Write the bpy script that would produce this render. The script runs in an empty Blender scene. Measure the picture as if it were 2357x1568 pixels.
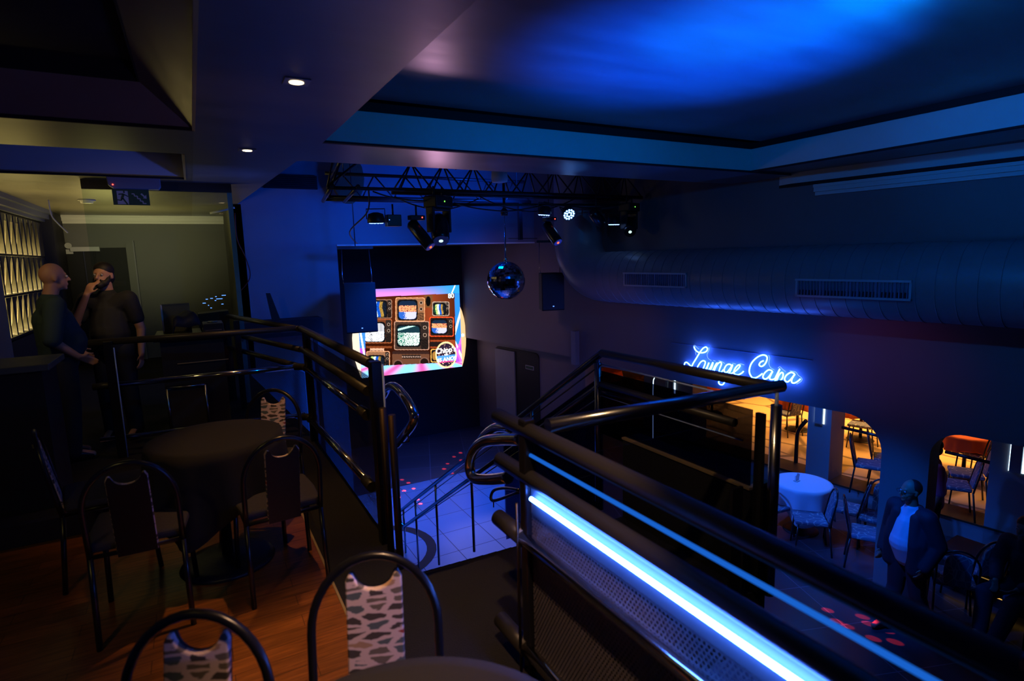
import bpy, math, random
from mathutils import Vector, Matrix, Euler
S = bpy.context.scene
C = S.collection
PI = math.pi
rnd = random.Random(7)

# ------------------------------------------------------------------ camera
F_PX, W_PX, H_PX = 1315.0, 2357.0, 1568.0
HC = 1.7                                            # eye height over the upper floor (z = 0)
AX = Vector((0.8733109, 0.0939627, -0.4780157))     # world axes expressed in camera space
AY = Vector((-0.4864364, 0.1146106, -0.8661663))
AZ = Vector((-0.0266017, 0.9889567, 0.1457976))
cam_d = bpy.data.cameras.new('camera'); cam = bpy.data.objects.new('camera', cam_d); C.objects.link(cam)
cam_d.sensor_width = 36.0; cam_d.lens = 36.0 * F_PX / W_PX; cam_d.clip_start = 0.02
R3 = Matrix((AX, AY, AZ))
cam.matrix_world = Matrix.Translation((0, 0, HC)) @ R3.to_4x4()
cam_d.dof.use_dof = True; cam_d.dof.focus_distance = 8.0; cam_d.dof.aperture_fstop = 2.6
S.camera = cam
# ------------------------------------------------------------------ world, exposure
w = bpy.data.worlds.new('world'); S.world = w; w.use_nodes = True
w.node_tree.nodes['Background'].inputs[0].default_value = (0.12, 0.22, 1.0, 1)
w.node_tree.nodes['Background'].inputs[1].default_value = 0.004
S.view_settings.view_transform = 'Standard'; S.view_settings.look = 'None'
S.view_settings.exposure = 0.0; S.view_settings.gamma = 1.0
try: S.view_settings.use_curve_mapping = False
except Exception: pass

def lamp(kind, loc, color, power, to=None, size=0.1, size_y=None, angle=60, blend=0.6, rough=None):
    d = bpy.data.lights.new(kind.lower() + '_light', kind)
    d.color = color; d.energy = power
    if kind == 'AREA':
        d.size = size
        if size_y: d.shape = 'RECTANGLE'; d.size_y = size_y
    elif kind == 'SPOT':
        d.spot_size = math.radians(angle); d.spot_blend = blend; d.shadow_soft_size = size
    elif kind == 'POINT': d.shadow_soft_size = size
    o = bpy.data.objects.new(d.name, d); C.objects.link(o); o.location = loc
    if to is not None:
        o.rotation_euler = (Vector(to) - Vector(loc)).to_track_quat('-Z', 'Y').to_euler()
    return o
BLUE = (0.0, 0.10, 1.0); WARM = (1.0, 0.62, 0.25); YEL = (1.0, 0.78, 0.22); ORG = (1.0, 0.50, 0.14)
# stage wash of the LED cans on the truss (blue), plus two unseen passage spots
lamp('SPOT', (3.8, 7.75, 2.4), (0.0, 0.10, 1.0), 700, (3.4, 8.2, -2.5), 0.15, angle=75, blend=0.9)
lamp('SPOT', (2.6, 7.75, 2.4), (0.0, 0.09, 1.0), 1000, (2.9, 9.9, -2.5), 0.15, angle=70, blend=0.9)
lamp('SPOT', (4.9, 7.6, 2.4), (0.40, 0.36, 1.0), 380, (3.7, 6.9, -2.5), 0.1, angle=30, blend=0.7)
lamp('SPOT', (4.2, 5.6, 0.5), (0.01, 0.12, 1.0), 420, (7.6, 4.5, -2.3), 0.1, angle=46, blend=0.8)  # unseen spot placed low in the hall to light the passage
lamp('SPOT', (3.2, 7.8, 2.3), (0.0, 0.09, 1.0), 165, (1.5, 9.8, 1.6), 0.2, angle=110, blend=1.0)
lamp('SPOT', (4.6, 7.8, 2.7), (0.0, 0.08, 1.0), 120, (4.0, 9.8, 2.9), 0.2, angle=120, blend=1.0)
lamp('SPOT', (3.6, 8.9, 2.3), (0.0, 0.07, 1.0), 40, (3.2, 9.2, 3.6), 0.2, angle=140, blend=1.0)
lamp('SPOT', (4.0, 3.2, 2.3), (0.0, 0.11, 1.0), 800, (7.2, 3.5, -2.5), 0.1, angle=26, blend=0.8)  # unseen spot placed over the hall, aimed at the passage
# blue uplight on the coffered ceiling, then unseen spots added for fascias and reflections
lamp('SPOT', (3.0, 2.6, 0.9), (0.0, 0.26, 1.0), 260, (2.88, 2.40, 2.95), 0.05, angle=40, blend=1.0)
lamp('SPOT', (3.0, 2.0, 0.0), (0.0, 0.075, 1.0), 2000, (3.0, 2.75, 2.95), 0.1, angle=50, blend=1.0)
lamp('SPOT', (3.2, 1.4, 2.70), (0.0, 0.24, 1.0), 80, (3.1, 4.7, 2.72), 0.05, angle=120, blend=1.0)  # unseen spot added inside the coffer for its far fascia
lamp('SPOT', (3.4, -0.6, 0.9), (0.0, 0.18, 1.0), 90, (3.2, 4.9, 2.68), 0.1, angle=36, blend=1.0)
lamp('SPOT', (2.0, 1.0, 1.4), (0.0, 0.17, 1.0), 110, (6.2, 2.3, 2.55), 0.1, angle=30, blend=1.0)
lamp('SPOT', (2.6, 1.6, 2.70), (0.0, 0.20, 1.0), 130, (5.86, 1.9, 2.71), 0.05, angle=110, blend=1.0)  # unseen spot added inside the coffer for its right fascia
lamp('SPOT', (4.7, 6.4, 1.5), (0.05, 0.25, 1.0), 14, (3.55, 5.15, 2.6), 0.05, angle=16, blend=1.0)  # blue spot added in place of a reflection under the slab
lamp('SPOT', (5.3, 4.9, -1.6), (0.0, 0.12, 1.0), 55, (6.1, 5.2, 1.0), 0.05, angle=110, blend=1.0)  # spot added below the duct for the highlight along its underside
lamp('SPOT', (1.1, 2.6, 1.3), (1.0, 0.55, 0.55), 5, (-0.5, 4.5, 2.75), 0.1, angle=60, blend=1.0)  # pink spot added to brighten the left coffer's fascia
lamp('SPOT', (2.4, 5.2, 1.3), (1.0, 0.62, 0.72), 7, (0.84, 3.55, 2.6), 0.05, angle=15, blend=1.0)  # pink spot added in place of a reflection on the balcony soffit
lamp('SPOT', (2.4, 5.2, 1.3), (1.0, 0.62, 0.80), 9, (1.42, 3.6, 2.95), 0.05, angle=15, blend=1.0)  # pink spot added in place of a reflection in the hall coffer
# dim spill of other colours on the far right wall
lamp('SPOT', (3.2, 7.6, 1.9), (1.0, 0.50, 0.50), 45, (6.0, 10.6, 0.3), 0.2, angle=60, blend=1.0)
lamp('SPOT', (3.9, 4.9, 1.2), (1.0, 0.45, 0.60), 24, (6.2, 8.0, 0.2), 0.2, angle=44, blend=1.0)
lamp('SPOT', (4.5, 4.4, 1.0), (1.0, 0.10, 0.12), 14, (6.8, 3.6, 0.4), 0.2, angle=40, blend=1.0)
lamp('SPOT', (3.0, 7.4, 1.6), (0.9, 0.45, 0.75), 26, (2.2, 4.9, 2.6), 0.1, angle=50, blend=1.0)  # aimed at the slab underside, in place of a pink reflection there

# ------------------------------------------------------------------ mapping a pixel of the photo onto a world plane
def ray(x, y):
    v = Vector((x - 1178.5, -(y - 784.0), -F_PX)); return Vector((v.dot(AX), v.dot(AY), v.dot(AZ)))
def atz(x, y, z): r = ray(x, y); t = (z - HC) / r.z; return Vector((r.x * t, r.y * t, z))
def atx(x, y, X): r = ray(x, y); t = X / r.x; return Vector((X, r.y * t, HC + r.z * t))
def aty(x, y, Y): r = ray(x, y); t = Y / r.y; return Vector((r.x * t, Y, HC + r.z * t))
# the long side wall (front plane F): reference point, direction, outward normal to the hall
FW = Vector((6.9, 3.0, 0)); FD = Vector((-0.13243, 0.99119, 0)); FN = Vector((-0.99119, -0.13243, 0))
def fp(s, off, z): p = FW + FD * s + FN * off; return Vector((p.x, p.y, z))
def atf(x, y, off=0.0):
    r = ray(x, y); t = ((FW + FN * off).dot(FN)) / (r.x * FN.x + r.y * FN.y)
    p = r * t; p.z += HC; return p

# ------------------------------------------------------------------ materials
def principled(name, col, rough=0.5, metal=0.0, spec=0.5, emis=None, es=0.0):
    m = bpy.data.materials.new(name); m.use_nodes = True
    b = m.node_tree.nodes['Principled BSDF']
    b.inputs['Base Color'].default_value = (*col, 1); b.inputs['Roughness'].default_value = rough
    b.inputs['Metallic'].default_value = metal; b.inputs['Specular IOR Level'].default_value = spec
    if emis: b.inputs['Emission Color'].default_value = (*emis, 1); b.inputs['Emission Strength'].default_value = es
    return m
def nd(m, t, **kw):
    n = m.node_tree.nodes.new(t)
    for k, v in kw.items():
        if k in n.inputs: n.inputs[k].default_value = v
        else: setattr(n, k, v)
    return n
def lk(m, a, b): m.node_tree.links.new(a, b)
def noisy(name, c1, c2, scale=8.0, r1=0.3, r2=0.5, metal=0.0, bump=0.0, stretch=(1, 1, 1), spec=0.5, detail=4.0):
    m = principled(name, c1, r1, metal, spec); b = m.node_tree.nodes['Principled BSDF']
    tc = nd(m, 'ShaderNodeTexCoord'); mp = nd(m, 'ShaderNodeMapping'); mp.inputs['Scale'].default_value = stretch
    n = nd(m, 'ShaderNodeTexNoise'); n.inputs['Scale'].default_value = scale; n.inputs['Detail'].default_value = detail
    lk(m, tc.outputs['Object'], mp.inputs['Vector']); lk(m, mp.outputs['Vector'], n.inputs['Vector'])
    mx = nd(m, 'ShaderNodeMix', data_type='RGBA'); mx.inputs['A'].default_value = (*c1, 1); mx.inputs['B'].default_value = (*c2, 1)
    lk(m, n.outputs['Fac'], mx.inputs['Factor']); lk(m, mx.outputs['Result'], b.inputs['Base Color'])
    mr = nd(m, 'ShaderNodeMapRange'); mr.inputs['To Min'].default_value = r1; mr.inputs['To Max'].default_value = r2
    lk(m, n.outputs['Fac'], mr.inputs['Value']); lk(m, mr.outputs['Result'], b.inputs['Roughness'])
    if bump:
        bp = nd(m, 'ShaderNodeBump'); bp.inputs['Strength'].default_value = bump; bp.inputs['Distance'].default_value = 0.01
        lk(m, n.outputs['Fac'], bp.inputs['Height']); lk(m, bp.outputs['Normal'], b.inputs['Normal'])
    return m
def emit(name, col, s):
    m = bpy.data.materials.new(name); m.use_nodes = True; nt = m.node_tree; nt.nodes.remove(nt.nodes['Principled BSDF'])
    e = nt.nodes.new('ShaderNodeEmission'); e.inputs[0].default_value = (*col, 1); e.inputs[1].default_value = s
    nt.links.new(e.outputs[0], nt.nodes['Material Output'].inputs[0]); return m

M = {}
M['ceil'] = noisy('satin_ceiling_paint', (0.09, 0.09, 0.10), (0.23, 0.225, 0.23), 2.2, 0.30, 0.44, bump=0.12, stretch=(0.6, 2.2, 1), spec=0.55)
M['ceil_left'] = noisy('satin_ceiling_paint_left', (0.11, 0.10, 0.08), (0.14, 0.13, 0.10), 2.5, 0.32, 0.45, bump=0.1, stretch=(0.5, 2, 1))
M['fascia'] = noisy('white_coffer_paint', (0.50, 0.52, 0.52), (0.58, 0.60, 0.60), 3, 0.5, 0.6)
M['gap'] = principled('black_shadow_gap', (0.006, 0.006, 0.008), 0.8)
M['brownpaint'] = noisy('dull_mauve_paint', (0.16, 0.11, 0.10), (0.19, 0.13, 0.12), 3, 0.35, 0.5)
M['hallwall'] = noisy('blue_grey_wall_paint', (0.22, 0.22, 0.25), (0.27, 0.27, 0.30), 3, 0.6, 0.8, bump=0.05)
M['sidewall'] = noisy('dark_plum_wall_paint', (0.15, 0.13, 0.14), (0.19, 0.165, 0.175), 1.6, 0.55, 0.75, bump=0.08)
M['black'] = principled('matt_black', (0.006, 0.006, 0.008), 0.7)
M['blackwall'] = noisy('black_wall_paint', (0.012, 0.011, 0.014), (0.02, 0.018, 0.022), 4, 0.6, 0.8)
M['carpet'] = noisy('black_speckled_carpet', (0.005, 0.005, 0.006), (0.013, 0.012, 0.012), 160, 0.9, 1.0, bump=0.5)
M['greywall'] = noisy('grey_wall_paint', (0.16, 0.16, 0.15), (0.20, 0.20, 0.18), 2.5, 0.6, 0.75)
M['cornice'] = principled('cream_cornice', (0.9, 0.88, 0.78), 0.5)
M['moulding'] = principled('pale_moulding', (0.16, 0.18, 0.28), 0.5)
M['rail_black'] = principled('black_coated_rail', (0.03, 0.027, 0.022), 0.42, 0.0, 0.5)
M['chrome'] = principled('chrome', (0.78, 0.76, 0.74), 0.12, 1.0)
M['steel'] = principled('dark_polished_steel', (0.42, 0.42, 0.44), 0.22, 1.0)
M['bronze'] = principled('dull_bronze_metal', (0.10, 0.07, 0.05), 0.45, 1.0)
M['slat'] = principled('dark_olive_slat', (0.05, 0.048, 0.035), 0.6)
M['niche_back'] = principled('pale_niche_lining', (0.55, 0.52, 0.38), 0.7)
M['metal_black'] = principled('black_gloss_metal', (0.008, 0.008, 0.010), 0.28, 0.0, 0.6)
M['plastic'] = principled('black_plastic', (0.012, 0.012, 0.014), 0.45)
M['truss'] = principled('black_truss_paint', (0.02, 0.02, 0.024), 0.4)
M['cloth_black'] = noisy('black_tablecloth', (0.013, 0.012, 0.009), (0.022, 0.02, 0.015), 300, 0.85, 0.95, bump=0.2)
M['cloth_white'] = principled('white_tablecloth', (0.72, 0.74, 0.80), 0.8)
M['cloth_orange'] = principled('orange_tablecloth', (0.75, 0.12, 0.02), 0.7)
M['vinyl'] = principled('dark_brown_vinyl', (0.007, 0.0035, 0.0035), 0.5)
M['seat'] = noisy('grey_brown_seat_fabric', (0.035, 0.03, 0.032), (0.055, 0.05, 0.05), 60, 0.8, 0.9, bump=0.2)
M['gold'] = principled('brass_trim', (0.65, 0.48, 0.2), 0.42, 0.6)
M['duct'] = noisy('grey_duct_paint', (0.18, 0.17, 0.19), (0.24, 0.22, 0.24), 5, 0.32, 0.45)
M['led'] = emit('led_tube_glow', (0.05, 0.17, 1.0), 70.0)
M['neon'] = emit('neon_tube_glow', (0.028, 0.12, 1.0), 42.0)
M['led_cool'] = emit('cool_led_strip', (0.55, 0.80, 1.0), 3.2)
M['led_blue'] = emit('blue_led_strip', (0.10, 0.25, 1.0), 2.5)
M['par_led'] = emit('white_blue_led', (0.16, 0.36, 1.0), 6.5)
M['red_lens'] = emit('red_lens_glow', (1.0, 0.10, 0.02), 3.0)
M['white_lens'] = emit('pale_lens_glow', (0.55, 0.85, 0.75), 1.4)
M['green_dot'] = emit('green_status_light', (0.2, 1.0, 0.1), 2.0)
M['red_dot'] = emit('red_status_light', (1.0, 0.05, 0.03), 6.0)
M['downlight'] = emit('warm_downlight_glow', (1.0, 0.72, 0.35), 9.0)
M['niche'] = emit('niche_lamp_glow', (1.0, 0.74, 0.28), 26.0)
M['white'] = principled('white_plastic', (0.6, 0.6, 0.58), 0.5)
M['red_paint'] = principled('red_pipe_paint', (0.6, 0.02, 0.01), 0.4)
M['green_sign'] = principled('dark_green_sign', (0.005, 0.06, 0.03), 0.5)
M['sign_white'] = principled('sign_white', (0.42, 0.42, 0.45), 0.6)
M['skin'] = noisy('skin', (0.50, 0.25, 0.15), (0.56, 0.30, 0.19), 30, 0.5, 0.6)
M['skin_dark'] = noisy('brown_skin', (0.26, 0.13, 0.08), (0.32, 0.17, 0.11), 30, 0.5, 0.6)
M['hair'] = principled('dark_hair', (0.012, 0.009, 0.007), 0.6)
M['shirt_teal'] = noisy('dark_teal_shirt', (0.03, 0.06, 0.065), (0.04, 0.075, 0.08), 20, 0.8, 0.9)
M['shirt_black'] = noisy('black_tshirt', (0.015, 0.016, 0.018), (0.022, 0.022, 0.024), 20, 0.8, 0.9)
M['shirt_white'] = principled('pale_blue_shirt', (0.50, 0.55, 0.68), 0.8)
M['suit'] = principled('dark_navy_suit', (0.012, 0.014, 0.024), 0.75)
M['jeans'] = principled('dark_trousers', (0.02, 0.022, 0.03), 0.85)
M['pink'] = principled('pink_shirt', (0.55, 0.16, 0.28), 0.8)
M['shoe_white'] = principled('white_trainers', (0.6, 0.62, 0.68), 0.6)
M['shoe'] = principled('black_leather', (0.01, 0.01, 0.012), 0.3)
M['grey_box'] = principled('olive_grey_panel', (0.12, 0.13, 0.07), 0.5)
M['fab_blue'] = principled('navy_cover', (0.012, 0.016, 0.05), 0.6)
M['curtain'] = principled('pale_curtain', (0.45, 0.38, 0.42), 0.8)
M['wood_dark'] = principled('dark_timber', (0.05, 0.025, 0.012), 0.4)
M['tan_disc'] = principled('tan_board', (0.10, 0.075, 0.035), 0.8)
M['speaker'] = principled('speaker_black', (0.006, 0.006, 0.008), 0.7)

def glass(name, tint, keep, rough=0.02):
    m = bpy.data.materials.new(name); m.use_nodes = True; nt = m.node_tree; nt.nodes.remove(nt.nodes['Principled BSDF'])
    t = nt.nodes.new('ShaderNodeBsdfTransparent'); t.inputs[0].default_value = (*tint, 1)
    g = nt.nodes.new('ShaderNodeBsdfGlossy'); g.inputs['Roughness'].default_value = rough
    fr = nt.nodes.new('ShaderNodeFresnel'); fr.inputs[0].default_value = keep
    mx = nt.nodes.new('ShaderNodeMixShader')
    ge = nt.nodes.new('ShaderNodeNewGeometry'); mu = nt.nodes.new('ShaderNodeMath'); mu.operation = 'MULTIPLY_ADD'; mu.inputs[1].default_value = -1.0; mu.inputs[2].default_value = 1.0
    nt.links.new(ge.outputs['Backfacing'], mu.inputs[0]); m3 = nt.nodes.new('ShaderNodeMath'); m3.operation = 'MULTIPLY'
    nt.links.new(fr.outputs[0], m3.inputs[0]); nt.links.new(mu.outputs[0], m3.inputs[1])
    nt.links.new(m3.outputs[0], mx.inputs[0]); nt.links.new(t.outputs[0], mx.inputs[1]); nt.links.new(g.outputs[0], mx.inputs[2])
    nt.links.new(mx.outputs[0], nt.nodes['Material Output'].inputs[0]); return m
M['glass'] = glass('clear_glass', (0.86, 0.93, 0.90), 1.45)
M['glass_dark'] = glass('tinted_glass', (0.84, 0.86, 0.92), 1.35)
M['glass_black'] = glass('smoked_glass', (0.16, 0.17, 0.24), 1.3)
M['glass_edge'] = principled('glass_edge', (0.10, 0.28, 0.30), 0.2)
M['acrylic'] = principled('acrylic_edge', (0.35, 0.5, 0.9), 0.15)

def perforated(name, pitch, rad, col, rough=0.45):
    m = principled(name, col, rough, 0.0); nt = m.node_tree; b = nt.nodes['Principled BSDF']
    tc = nd(m, 'ShaderNodeTexCoord'); sp = nd(m, 'ShaderNodeSeparateXYZ'); lk(m, tc.outputs['Object'], sp.inputs[0])
    def mth(op, a, b_=None):
        n = nd(m, 'ShaderNodeMath', operation=op)
        for i, v in enumerate((a, b_)):
            if v is None: continue
            if isinstance(v, (int, float)): n.inputs[i].default_value = v
            else: lk(m, v, n.inputs[i])
        return n.outputs[0]
    u = mth('DIVIDE', sp.outputs['Y'], pitch); v = mth('DIVIDE', sp.outputs['Z'], pitch * 1.732)
    def d(ou):
        a = mth('SUBTRACT', mth('FRACT', mth('ADD', u, ou)), 0.5)
        c = mth('MULTIPLY', mth('SUBTRACT', mth('FRACT', mth('ADD', v, ou)), 0.5), 1.732)
        return mth('SQRT', mth('ADD', mth('MULTIPLY', a, a), mth('MULTIPLY', c, c)))
    mask = mth('LESS_THAN', mth('MINIMUM', d(100.0), d(100.5)), rad / pitch)
    t = nd(m, 'ShaderNodeBsdfTransparent'); mx = nd(m, 'ShaderNodeMixShader')
    lk(m, mask, mx.inputs[0]); lk(m, b.outputs[0], mx.inputs[1]); lk(m, t.outputs[0], mx.inputs[2])
    lk(m, mx.outputs[0], nt.nodes['Material Output'].inputs[0]); return m
M['perf'] = perforated('perforated_steel', 0.0165, 0.0055, (0.13, 0.12, 0.13))
M['perf_fine'] = perforated('fine_perforated_steel', 0.0125, 0.0044, (0.02, 0.02, 0.023))

def wood_floor():
    m = principled('red_brown_plank_floor', (0.2, 0.07, 0.02), 0.28); b = m.node_tree.nodes['Principled BSDF']
    tc = nd(m, 'ShaderNodeTexCoord'); mp = nd(m, 'ShaderNodeMapping'); lk(m, tc.outputs['Object'], mp.inputs['Vector'])
    br = nd(m, 'ShaderNodeTexBrick'); br.inputs['Scale'].default_value = 1.0
    br.inputs['Brick Width'].default_value = 0.62; br.inputs['Row Height'].default_value = 0.095; br.inputs['Mortar Size'].default_value = 0.0015
    br.inputs['Color1'].default_value = (0.34, 0.105, 0.018, 1); br.inputs['Color2'].default_value = (0.24, 0.08, 0.014, 1); br.inputs['Mortar'].default_value = (0.06, 0.02, 0.008, 1)
    lk(m, mp.outputs['Vector'], br.inputs['Vector'])
    m2 = nd(m, 'ShaderNodeMapping'); m2.inputs['Scale'].default_value = (3, 38, 1); lk(m, tc.outputs['Object'], m2.inputs['Vector'])
    n = nd(m, 'ShaderNodeTexNoise'); n.inputs['Scale'].default_value = 1.6; n.inputs['Detail'].default_value = 6; n.inputs['Distortion'].default_value = 0.6
    lk(m, m2.outputs['Vector'], n.inputs['Vector'])
    mx = nd(m, 'ShaderNodeMix', data_type='RGBA', blend_type='MULTIPLY'); mx.inputs['Factor'].default_value = 0.75
    cr = nd(m, 'ShaderNodeMapRange'); cr.inputs['From Min'].default_value = 0.3; cr.inputs['From Max'].default_value = 0.7; cr.inputs['To Min'].default_value = 0.35; cr.inputs['To Max'].default_value = 1.4
    lk(m, n.outputs['Fac'], cr.inputs['Value']); lk(m, br.outputs['Color'], mx.inputs['A']); lk(m, cr.outputs['Result'], mx.inputs['B'])
    lk(m, mx.outputs['Result'], b.inputs['Base Color']); return m
M['wood'] = wood_floor()

def tile_floor(name, c1, c2, mortar, size, rot, rough):
    m = principled(name, c1, rough); b = m.node_tree.nodes['Principled BSDF']
    tc = nd(m, 'ShaderNodeTexCoord'); mp = nd(m, 'ShaderNodeMapping'); mp.inputs['Rotation'].default_value = (0, 0, rot); lk(m, tc.outputs['Object'], mp.inputs['Vector'])
    br = nd(m, 'ShaderNodeTexBrick'); br.offset = 0.0; br.inputs['Scale'].default_value = 1.0
    br.inputs['Brick Width'].default_value = size; br.inputs['Row Height'].default_value = size; br.inputs['Mortar Size'].default_value = 0.006
    br.inputs['Color1'].default_value = (*c1, 1); br.inputs['Color2'].default_value = (*c2, 1); br.inputs['Mortar'].default_value = (*mortar, 1)
    lk(m, mp.outputs['Vector'], br.inputs['Vector']); lk(m, br.outputs['Color'], b.inputs['Base Color']); return m
M['tile'] = tile_floor('pale_stone_tiles', (0.42, 0.42, 0.45), (0.36, 0.36, 0.40), (0.08, 0.08, 0.1), 0.6, 0.0, 0.32)
M['tile_dark'] = tile_floor('dark_stone_tiles', (0.045, 0.045, 0.055), (0.06, 0.06, 0.07), (0.16, 0.16, 0.2), 0.75, 0.35, 0.3)
M['inlay'] = principled('black_stone_inlay', (0.012, 0.012, 0.016), 0.5)

def pebble():
    m = principled('pebble_print_fabric', (0.7, 0.5, 0.5), 0.85); b = m.node_tree.nodes['Principled BSDF']
    tc = nd(m, 'ShaderNodeTexCoord'); mp0 = nd(m, 'ShaderNodeMapping'); mp0.inputs['Scale'].default_value = (14, 14, 43); lk(m, tc.outputs['Object'], mp0.inputs['Vector'])
    wn = nd(m, 'ShaderNodeTexNoise'); wn.inputs['Scale'].default_value = 2.2; lk(m, mp0.outputs['Vector'], wn.inputs['Vector'])
    mp = nd(m, 'ShaderNodeMix', data_type='VECTOR'); mp.inputs['Factor'].default_value = 0.30; lk(m, mp0.outputs['Vector'], mp.inputs[4])
    ad = nd(m, 'ShaderNodeVectorMath', operation='MULTIPLY_ADD'); ad.inputs[1].default_value = (1.2, 1.2, 1.2); lk(m, wn.outputs['Color'], ad.inputs[0]); lk(m, mp0.outputs['Vector'], ad.inputs[2]); lk(m, ad.outputs[0], mp.inputs[5])
    v = nd(m, 'ShaderNodeTexVoronoi', feature='F1'); v.inputs['Scale'].default_value = 1.0; v.inputs['Randomness'].default_value = 0.75
    v2 = nd(m, 'ShaderNodeTexVoronoi', feature='DISTANCE_TO_EDGE'); v2.inputs['Scale'].default_value = 1.0; v2.inputs['Randomness'].default_value = 0.75
    lk(m, mp.outputs[1], v.inputs['Vector']); lk(m, mp.outputs[1], v2.inputs['Vector'])
    sp = nd(m, 'ShaderNodeSeparateColor'); lk(m, v.outputs['Color'], sp.inputs[0])
    cr = nd(m, 'ShaderNodeValToRGB'); e = cr.color_ramp; e.interpolation = 'CONSTANT'
    e.elements[0].position = 0; e.elements[0].color = (0.07, 0.055, 0.05, 1); e.elements[1].position = 0.3; e.elements[1].color = (0.17, 0.14, 0.11, 1)
    for p, c in ((0.5, (0.10, 0.13, 0.14, 1)), (0.7, (0.05, 0.045, 0.045, 1)), (0.86, (0.45, 0.28, 0.17, 1)), (0.94, (0.35, 0.04, 0.02, 1))):
        k = e.elements.new(p); k.color = c
    lk(m, sp.outputs[0], cr.inputs[0])
    th = nd(m, 'ShaderNodeMapRange'); th.inputs['From Min'].default_value = 0.13; th.inputs['From Max'].default_value = 0.17; lk(m, v2.outputs['Distance'], th.inputs['Value'])
    mx = nd(m, 'ShaderNodeMix', data_type='RGBA'); mx.inputs['A'].default_value = (0.72, 0.55, 0.52, 1); lk(m, th.outputs['Result'], mx.inputs['Factor']); lk(m, cr.outputs['Color'], mx.inputs['B'])
    lk(m, mx.outputs['Result'], b.inputs['Base Color']); return m
M['pebble'] = pebble()
def vein(name, base, line, scale):
    m = principled(name, base, 0.8); b = m.node_tree.nodes['Principled BSDF']
    tc = nd(m, 'ShaderNodeTexCoord'); mp = nd(m, 'ShaderNodeMapping'); mp.inputs['Scale'].default_value = (scale, scale * 0.5, scale * 0.6); lk(m, tc.outputs['Object'], mp.inputs['Vector'])
    v2 = nd(m, 'ShaderNodeTexVoronoi', feature='DISTANCE_TO_EDGE'); v2.inputs['Scale'].default_value = 1.0; lk(m, mp.outputs['Vector'], v2.inputs['Vector'])
    th = nd(m, 'ShaderNodeMapRange'); th.inputs['From Min'].default_value = 0.02; th.inputs['From Max'].default_value = 0.06; lk(m, v2.outputs['Distance'], th.inputs['Value'])
    mx = nd(m, 'ShaderNodeMix', data_type='RGBA'); mx.inputs['A'].default_value = (*line, 1); mx.inputs['B'].default_value = (*base, 1)
    lk(m, th.outputs['Result'], mx.inputs['Factor']); lk(m, mx.outputs['Result'], b.inputs['Base Color']); return m
M['vein'] = vein('veined_blue_upholstery', (0.13, 0.14, 0.20), (0.42, 0.38, 0.36), 14)
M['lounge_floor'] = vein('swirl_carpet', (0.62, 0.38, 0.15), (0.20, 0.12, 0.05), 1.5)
def mirror_ball():
    m = principled('mirror_tiles', (0.75, 0.75, 0.8), 0.04, 1.0); b = m.node_tree.nodes['Principled BSDF']
    return m
M['mirror'] = mirror_ball()
M['ribbed'] = M['duct']

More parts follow.
